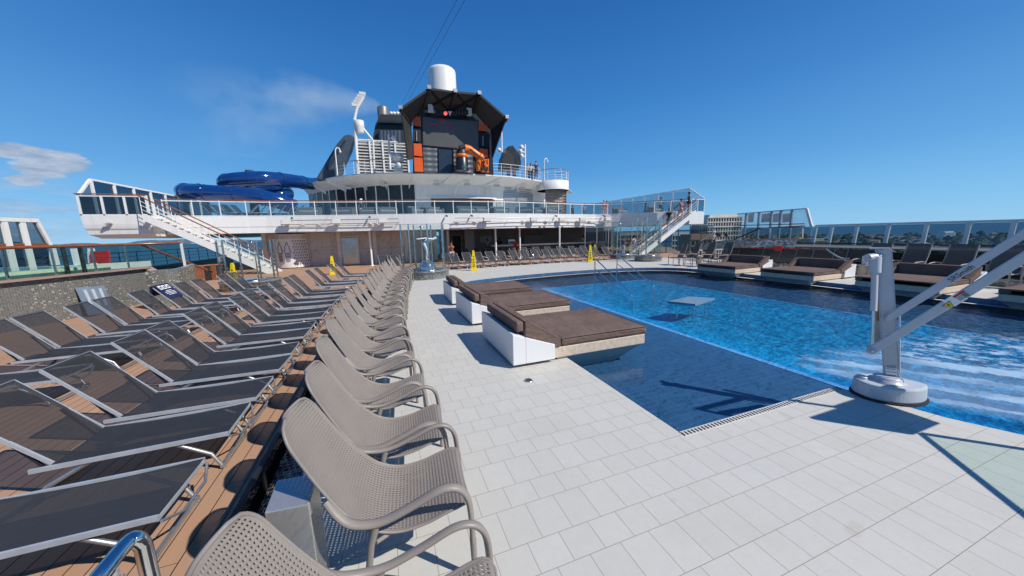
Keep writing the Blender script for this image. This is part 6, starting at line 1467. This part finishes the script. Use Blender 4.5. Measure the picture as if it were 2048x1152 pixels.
# right bulwark windscreen
RX = 23.0
r = thing('right_windscreen', 'long white framed glass windscreen along the right side of the ship', 'windscreen', (RX, 6, 0)); ox = Vector((RX, 6, 0))
def rx(a, b): return atX(a, b, RX)-ox
zt2 = atX(1772, 447.5, RX).z; ylist = [atX(px, 450, RX).y-6 for px in (1627, 1659, 1709, 1772, 1848, 1932, 2022)]
ylist += [ylist[-1]-1.15*k for k in range(1, 6)]
for y_ in ylist: MB().bar((.0, y_, -.2), (.28, y_, zt2), .11, .13).build('post', WHITE2, r)
MB().bar((.27, ylist[0], zt2), (.27, ylist[-1], zt2), .1, .09).build('top_rail', WHITE2, r)
MB().slab([(.13, ylist[0], .5), (.13, ylist[-1], .5), (.27, ylist[-1], zt2), (.27, ylist[0], zt2)], .012).build('glass', G_WIND, r)
MB().bar((-.5, ylist[0]+.5, 1.02), (-.5, ylist[-1], 1.02), .07, .06).build('inner_handrail', DARK, r)
MB().box(-.45, -.1, ylist[-1], 8, WZ, .62).build('bulwark', M('bulwark_dark', (.02, .022, .025), .5, 0, .2, 1), r)
# raised windscreen section
r = thing('raised_windscreen', 'tall sloping glass windscreen section between hotel and low windscreen', 'windscreen', (RX, 12, 0)); ox = Vector((RX+.3, 12, 0))
def ry(a, b): return atX(a, b, RX+.3)-ox
MB().slab([ry(1471, 458), ry(1482, 429), ry(1620, 417.5), ry(1628, 452), ry(1626, 495), ry(1471, 492)], .012, Vector((1, 0, 0))).build('glass', glassy('pale_wind_glass', (.78, .84, .88), .04), r)
MB().bar(ry(1481, 428), ry(1620, 417), .08, .07).bar(ry(1620, 417), ry(1630, 453), .12, .12).build('top_frame', WHITE2, r)
for a, b, c_, d_ in ((1499, 427, 1494, 476), (1525, 425, 1521, 477), (1550, 423, 1545, 477), (1569, 421, 1563, 477), (1591, 419.5, 1585, 477)): MB().bar(ry(a, b), ry(c_, d_), .12, .1).build('post', M('post_blue_grey', (.30, .34, .38), .5) if a == 1499 else bpy.data.materials['post_blue_grey'], r)
for a, b in ((1503, 1515), (1530, 1547), (1553, 1566), (1572, 1589)): MB().slab([ry(a, 428), ry(b, 426), ry(b-2, 444), ry(a-1, 445)], .02, Vector((1, 0, 0))).build('inner_pane', glassy('grey_pane', (.55, .58, .60), .1, .05, (.5, .53, .55), .5) if a == 1503 else bpy.data.materials['grey_pane'], r)
# second hot tub terrace, seen from the side
TX = 19.3; r = thing('right_terrace', 'raised terrace with sparkling mosaic slope and glass rail on the right side', 'terrace', (TX, 12, 0)); ot = Vector((TX, 12, 0))
def tx_(a, b): return atX(a, b, TX)-ot
MB().slab([tx_(1499, 493), tx_(1521, 479), tx_(1597, 477.5), tx_(1586, 495)], .1, Vector((1, 0, 0))).build('mosaic_slope', m_mosaic('sparkling_mosaic', (.12, .12, .13), (.75, .76, .78), (.2, .2, .2), .10, .05, .6, .5), r)
MB().bar(tx_(1519, 479), tx_(1600, 477), .3, .06).build('cap', PINK, r)
MB().slab([tx_(1400, 489), tx_(1455, 479), tx_(1524, 480), tx_(1499, 494), tx_(1400, 500)], .08, Vector((1, 0, 0))).build('dark_mosaic', MOSAIC2, r)
MB().slab([tx_(1432, 459), tx_(1606, 457), tx_(1606, 477), tx_(1432, 479)], .012, Vector((1, 0, 0))).build('glass', glassy('green_glass_far', (.80, .88, .88), .03), r)
MB().bar(tx_(1478, 451), tx_(1609, 447.5), .05, .04).bar(tx_(1478, 456), tx_(1600, 455), .04, .03).build('black_rail', DARK, r)
MB().bar(tx_(1540, 455.5), tx_(1610, 452), .08, .06).build('handrail', RAIL, r); MB().bar(tx_(1521, 456), tx_(1452, 486), .07, .06).build('sloping_rail', DARK, r); MB().bar(tx_(1426, 457), tx_(1480, 456), .05, .04).build('black_rail', DARK, r)
MB().bar(tx_(1431, 464), tx_(1402, 482), .06, .05).build('cream_rail', CREAM, r)
for a in (1436, 1455, 1478, 1540, 1606): MB().bar(tx_(a, 457), tx_(a, 478), .04, .04).build('post', CHROME, r)
for a, b in ((1434, 1441), (1450, 1455)): MB().slab([tx_(a, 466), tx_(b, 466), tx_(b, 473), tx_(a, 473)], .1, Vector((1, 0, 0))).build('red_towel', M('dark_red_towel', (.16, .015, .02), .8), r)
MB().slab([(1.0, -9, .9), (1.0, 4.5, .9), (4, 4.5, .9), (4, -9, .9)], .05).build('terrace_floor', M('dark_floor', (.12, .12, .12), .7, 0, .1, 2), r)  # terrace floor in one even dark grey
# dark glass barrier with red line
BX = 17.6; r = thing('dark_barrier', 'leaning dark glass barrier with a red rope along its top behind the daybeds', 'barrier', (BX, 10, 0)); ob = Vector((BX, 10, 0))
def bx_(a, b): return atX(a, b, BX)-ob
MB().slab([bx_(1457, 495), bx_(1742, 500), bx_(1735, 523), bx_(1457, 526)], .03, Vector((1, 0, 0))).build('dark_panels', M('dark_panel', (.02, .026, .03), .25, 0, .3, 1), r)
MB().tube([bx_(1455, 494.5)-V((.04, 0, 0)), bx_(1545, 497)-V((.04, 0, 0)), bx_(1650, 499)-V((.04, 0, 0))], .016, 6).build('red_rope', REDM, r); MB().slab([bx_(1550, 492)-V((.06, 0, 0)), bx_(1567, 492)-V((.06, 0, 0)), bx_(1567, 502)-V((.06, 0, 0)), bx_(1550, 502)-V((.06, 0, 0))], .03, V((1, 0, 0))).build('red_cloth', REDM, r)
for a, b in ((1481, 1473), (1530, 1520), (1565, 1558), (1597, 1588), (1630, 1624), (1672, 1665), (1698, 1692)): MB().bar(bx_(a, 499)-V((.03, 0, 0)), bx_(b, 520)-V((.03, 0, 0)), .03, .03).build('glass_edge', M('teal_edge', (.10, .20, .20), .3) if a == 1481 else bpy.data.materials['teal_edge'], r)
MB().box(-.12, .02, -6.5, 3.4, 0, .22).build('mosaic_kerb', MOSAIC2, r)
MB().tube(crom([bx_(1655, 498)-V((.1, 0, 0)), bx_(1672, 505)-V((.3, 0, 0)), bx_(1690, 515)-V((.3, 0, 0)), bx_(1702, 516)-V((.1, 0, 0))], 4), .03, 6).build('looped_rail', ALU, r)
# dark glass wall under the stairs and rails at the far right of the promenade
r = thing('promenade_glass', 'line of grey framed glass panels standing below the right stairs', 'glass wall', (17.5, 27.5, WZ)); 
for k in range(12): MB().box(-.03, .03, -.03, .03, 0, 2.6, Matrix.Translation((k*1.05, -k*.35, 0))).build('post', ALU, r)
MB().wall([(0, 0), (11.5, -3.9)], .1, 2.5, .012).build('glass', G_RAIL, r); MB().bar((0, 0, 2.55), (11.5, -3.9, 2.55), .06, .06).build('top_rail', ALU, r); MB().bar((0, -.1, 1.05), (11.5, -4, 1.05), .06, .05).build('handrail', DARK, r)
# ================================================================== SOFAS, CHAIRS ON THE UPPER DECK
sf = None
for k, (px, dpt) in enumerate(((622, 2.0), (690, 2.0), (745, 2.2), (775, 2.3), (840, 2.2), (868, 2.5), (935, 2.0), (960, 2.3), (1000, 2.2), (1050, 2.0), (1080, 2.4), (1100, 2.1), (1310, 3), (1240, 2.5))):
    b0 = band_pt(px, ZB, 0); p = b0+Vector((b0.x, b0.y, 0)).normalized()*dpt; lb = f'grey wicker lounge sofa, {ORD[k]} from the left behind the balustrade'
    if sf is None:
        sf = thing('lounge_sofa', lb, 'sofa', p, 0, 'grey sofas behind the balustrade'); MB().box(-.8, .8, -.38, .38, .05, .38).build('base', SOFA, sf, bevel=.03); MB().box(-.8, .8, .25, .42, .38, .78).build('back', SOFA, sf, bevel=.04); MB().box(-.82, -.66, -.38, .4, .3, .62).box(.66, .82, -.38, .4, .3, .62).build('arms', SOFA, sf, bevel=.03); MB().box(-.64, .64, -.36, .24, .382, .50).build('seat_cushion', M('light_cushion', (.42, .42, .41), .9), sf, bevel=.03)
    else: dup(sf, p, rnd.uniform(-.5, .5), lb)
for k in range(16):
    px = 398+k*14; b0 = band_pt(px, ZB, 0); p = b0+Vector((0, 2.2+(k % 3)*.4, 0)); put_lounger((p.x, p.y, ZB), radians(-20 if k < 5 else 205), f'dark lounger, {ORD[k]} from the left on the upper deck under the slide', 'dark loungers on the upper deck')
# ================================================================== SMOKE
pm = atY(764, 214, FY); r0 = atY(325, 250, FY)
m, t, o = new_mat('funnel_smoke'); c, x, y, z = pos(t, 'World')
L_ = (pm-r0).length; ax = (r0-pm).normalized()
u = ((x-pm.x)*ax.x + (z-pm.z)*ax.z)/L_                # 0 at the funnel, 1 at the far end
cz = (x-pm.x)*(-ax.z) + (z-pm.z)*ax.x; cz = cz*-1.0
w2 = u*6.2 + .7; cy_ = (y-FY)/(u*4.0+.7); nn = noise(t, comb(t, x*1.0, y*1.0, z*1.4), .23, 5, .62)
sw = (u*4.2)._m('SINE')*1.1; v = (cz - u*.2 + (noise(t, comb(t, x*.5, 0.0, 0.0), .4, 2)-.5)*3.0*u - sw)/w2
body = remap(t, (v*v + cy_*cy_)._m('SQRT'), 1.0, .25)*remap(t, nn+(u*-1.0+1.0).clamp().pw(7.0)*.35, .40, .70)
den = body*(u*-1.0+1.0).clamp().pw(1.6)*remap(t, u, .0, .03)*2.2
vp = t.nodes.new('ShaderNodeVolumePrincipled'); vp.inputs['Color'].default_value = (.80, .94, 1.0, 1); vp.inputs['Anisotropy'].default_value = -.45
t.links.new((den*.34).v, vp.inputs['Density']); t.links.new(vp.outputs[0], o.inputs['Volume'])
bx2 = MB().box(r0.x-2, pm.x+.9, FY-4, FY+4, pm.z-6, pm.z+10); o = bx2.build('funnel_smoke', m); tag(o, 'thin pale smoke plume drifting left from the funnel exhaust', 'smoke', None, 'stuff')
S.cycles.volume_bounces = 3; S.cycles.volume_step_rate = 2.0; S.cycles.volume_max_steps = 128
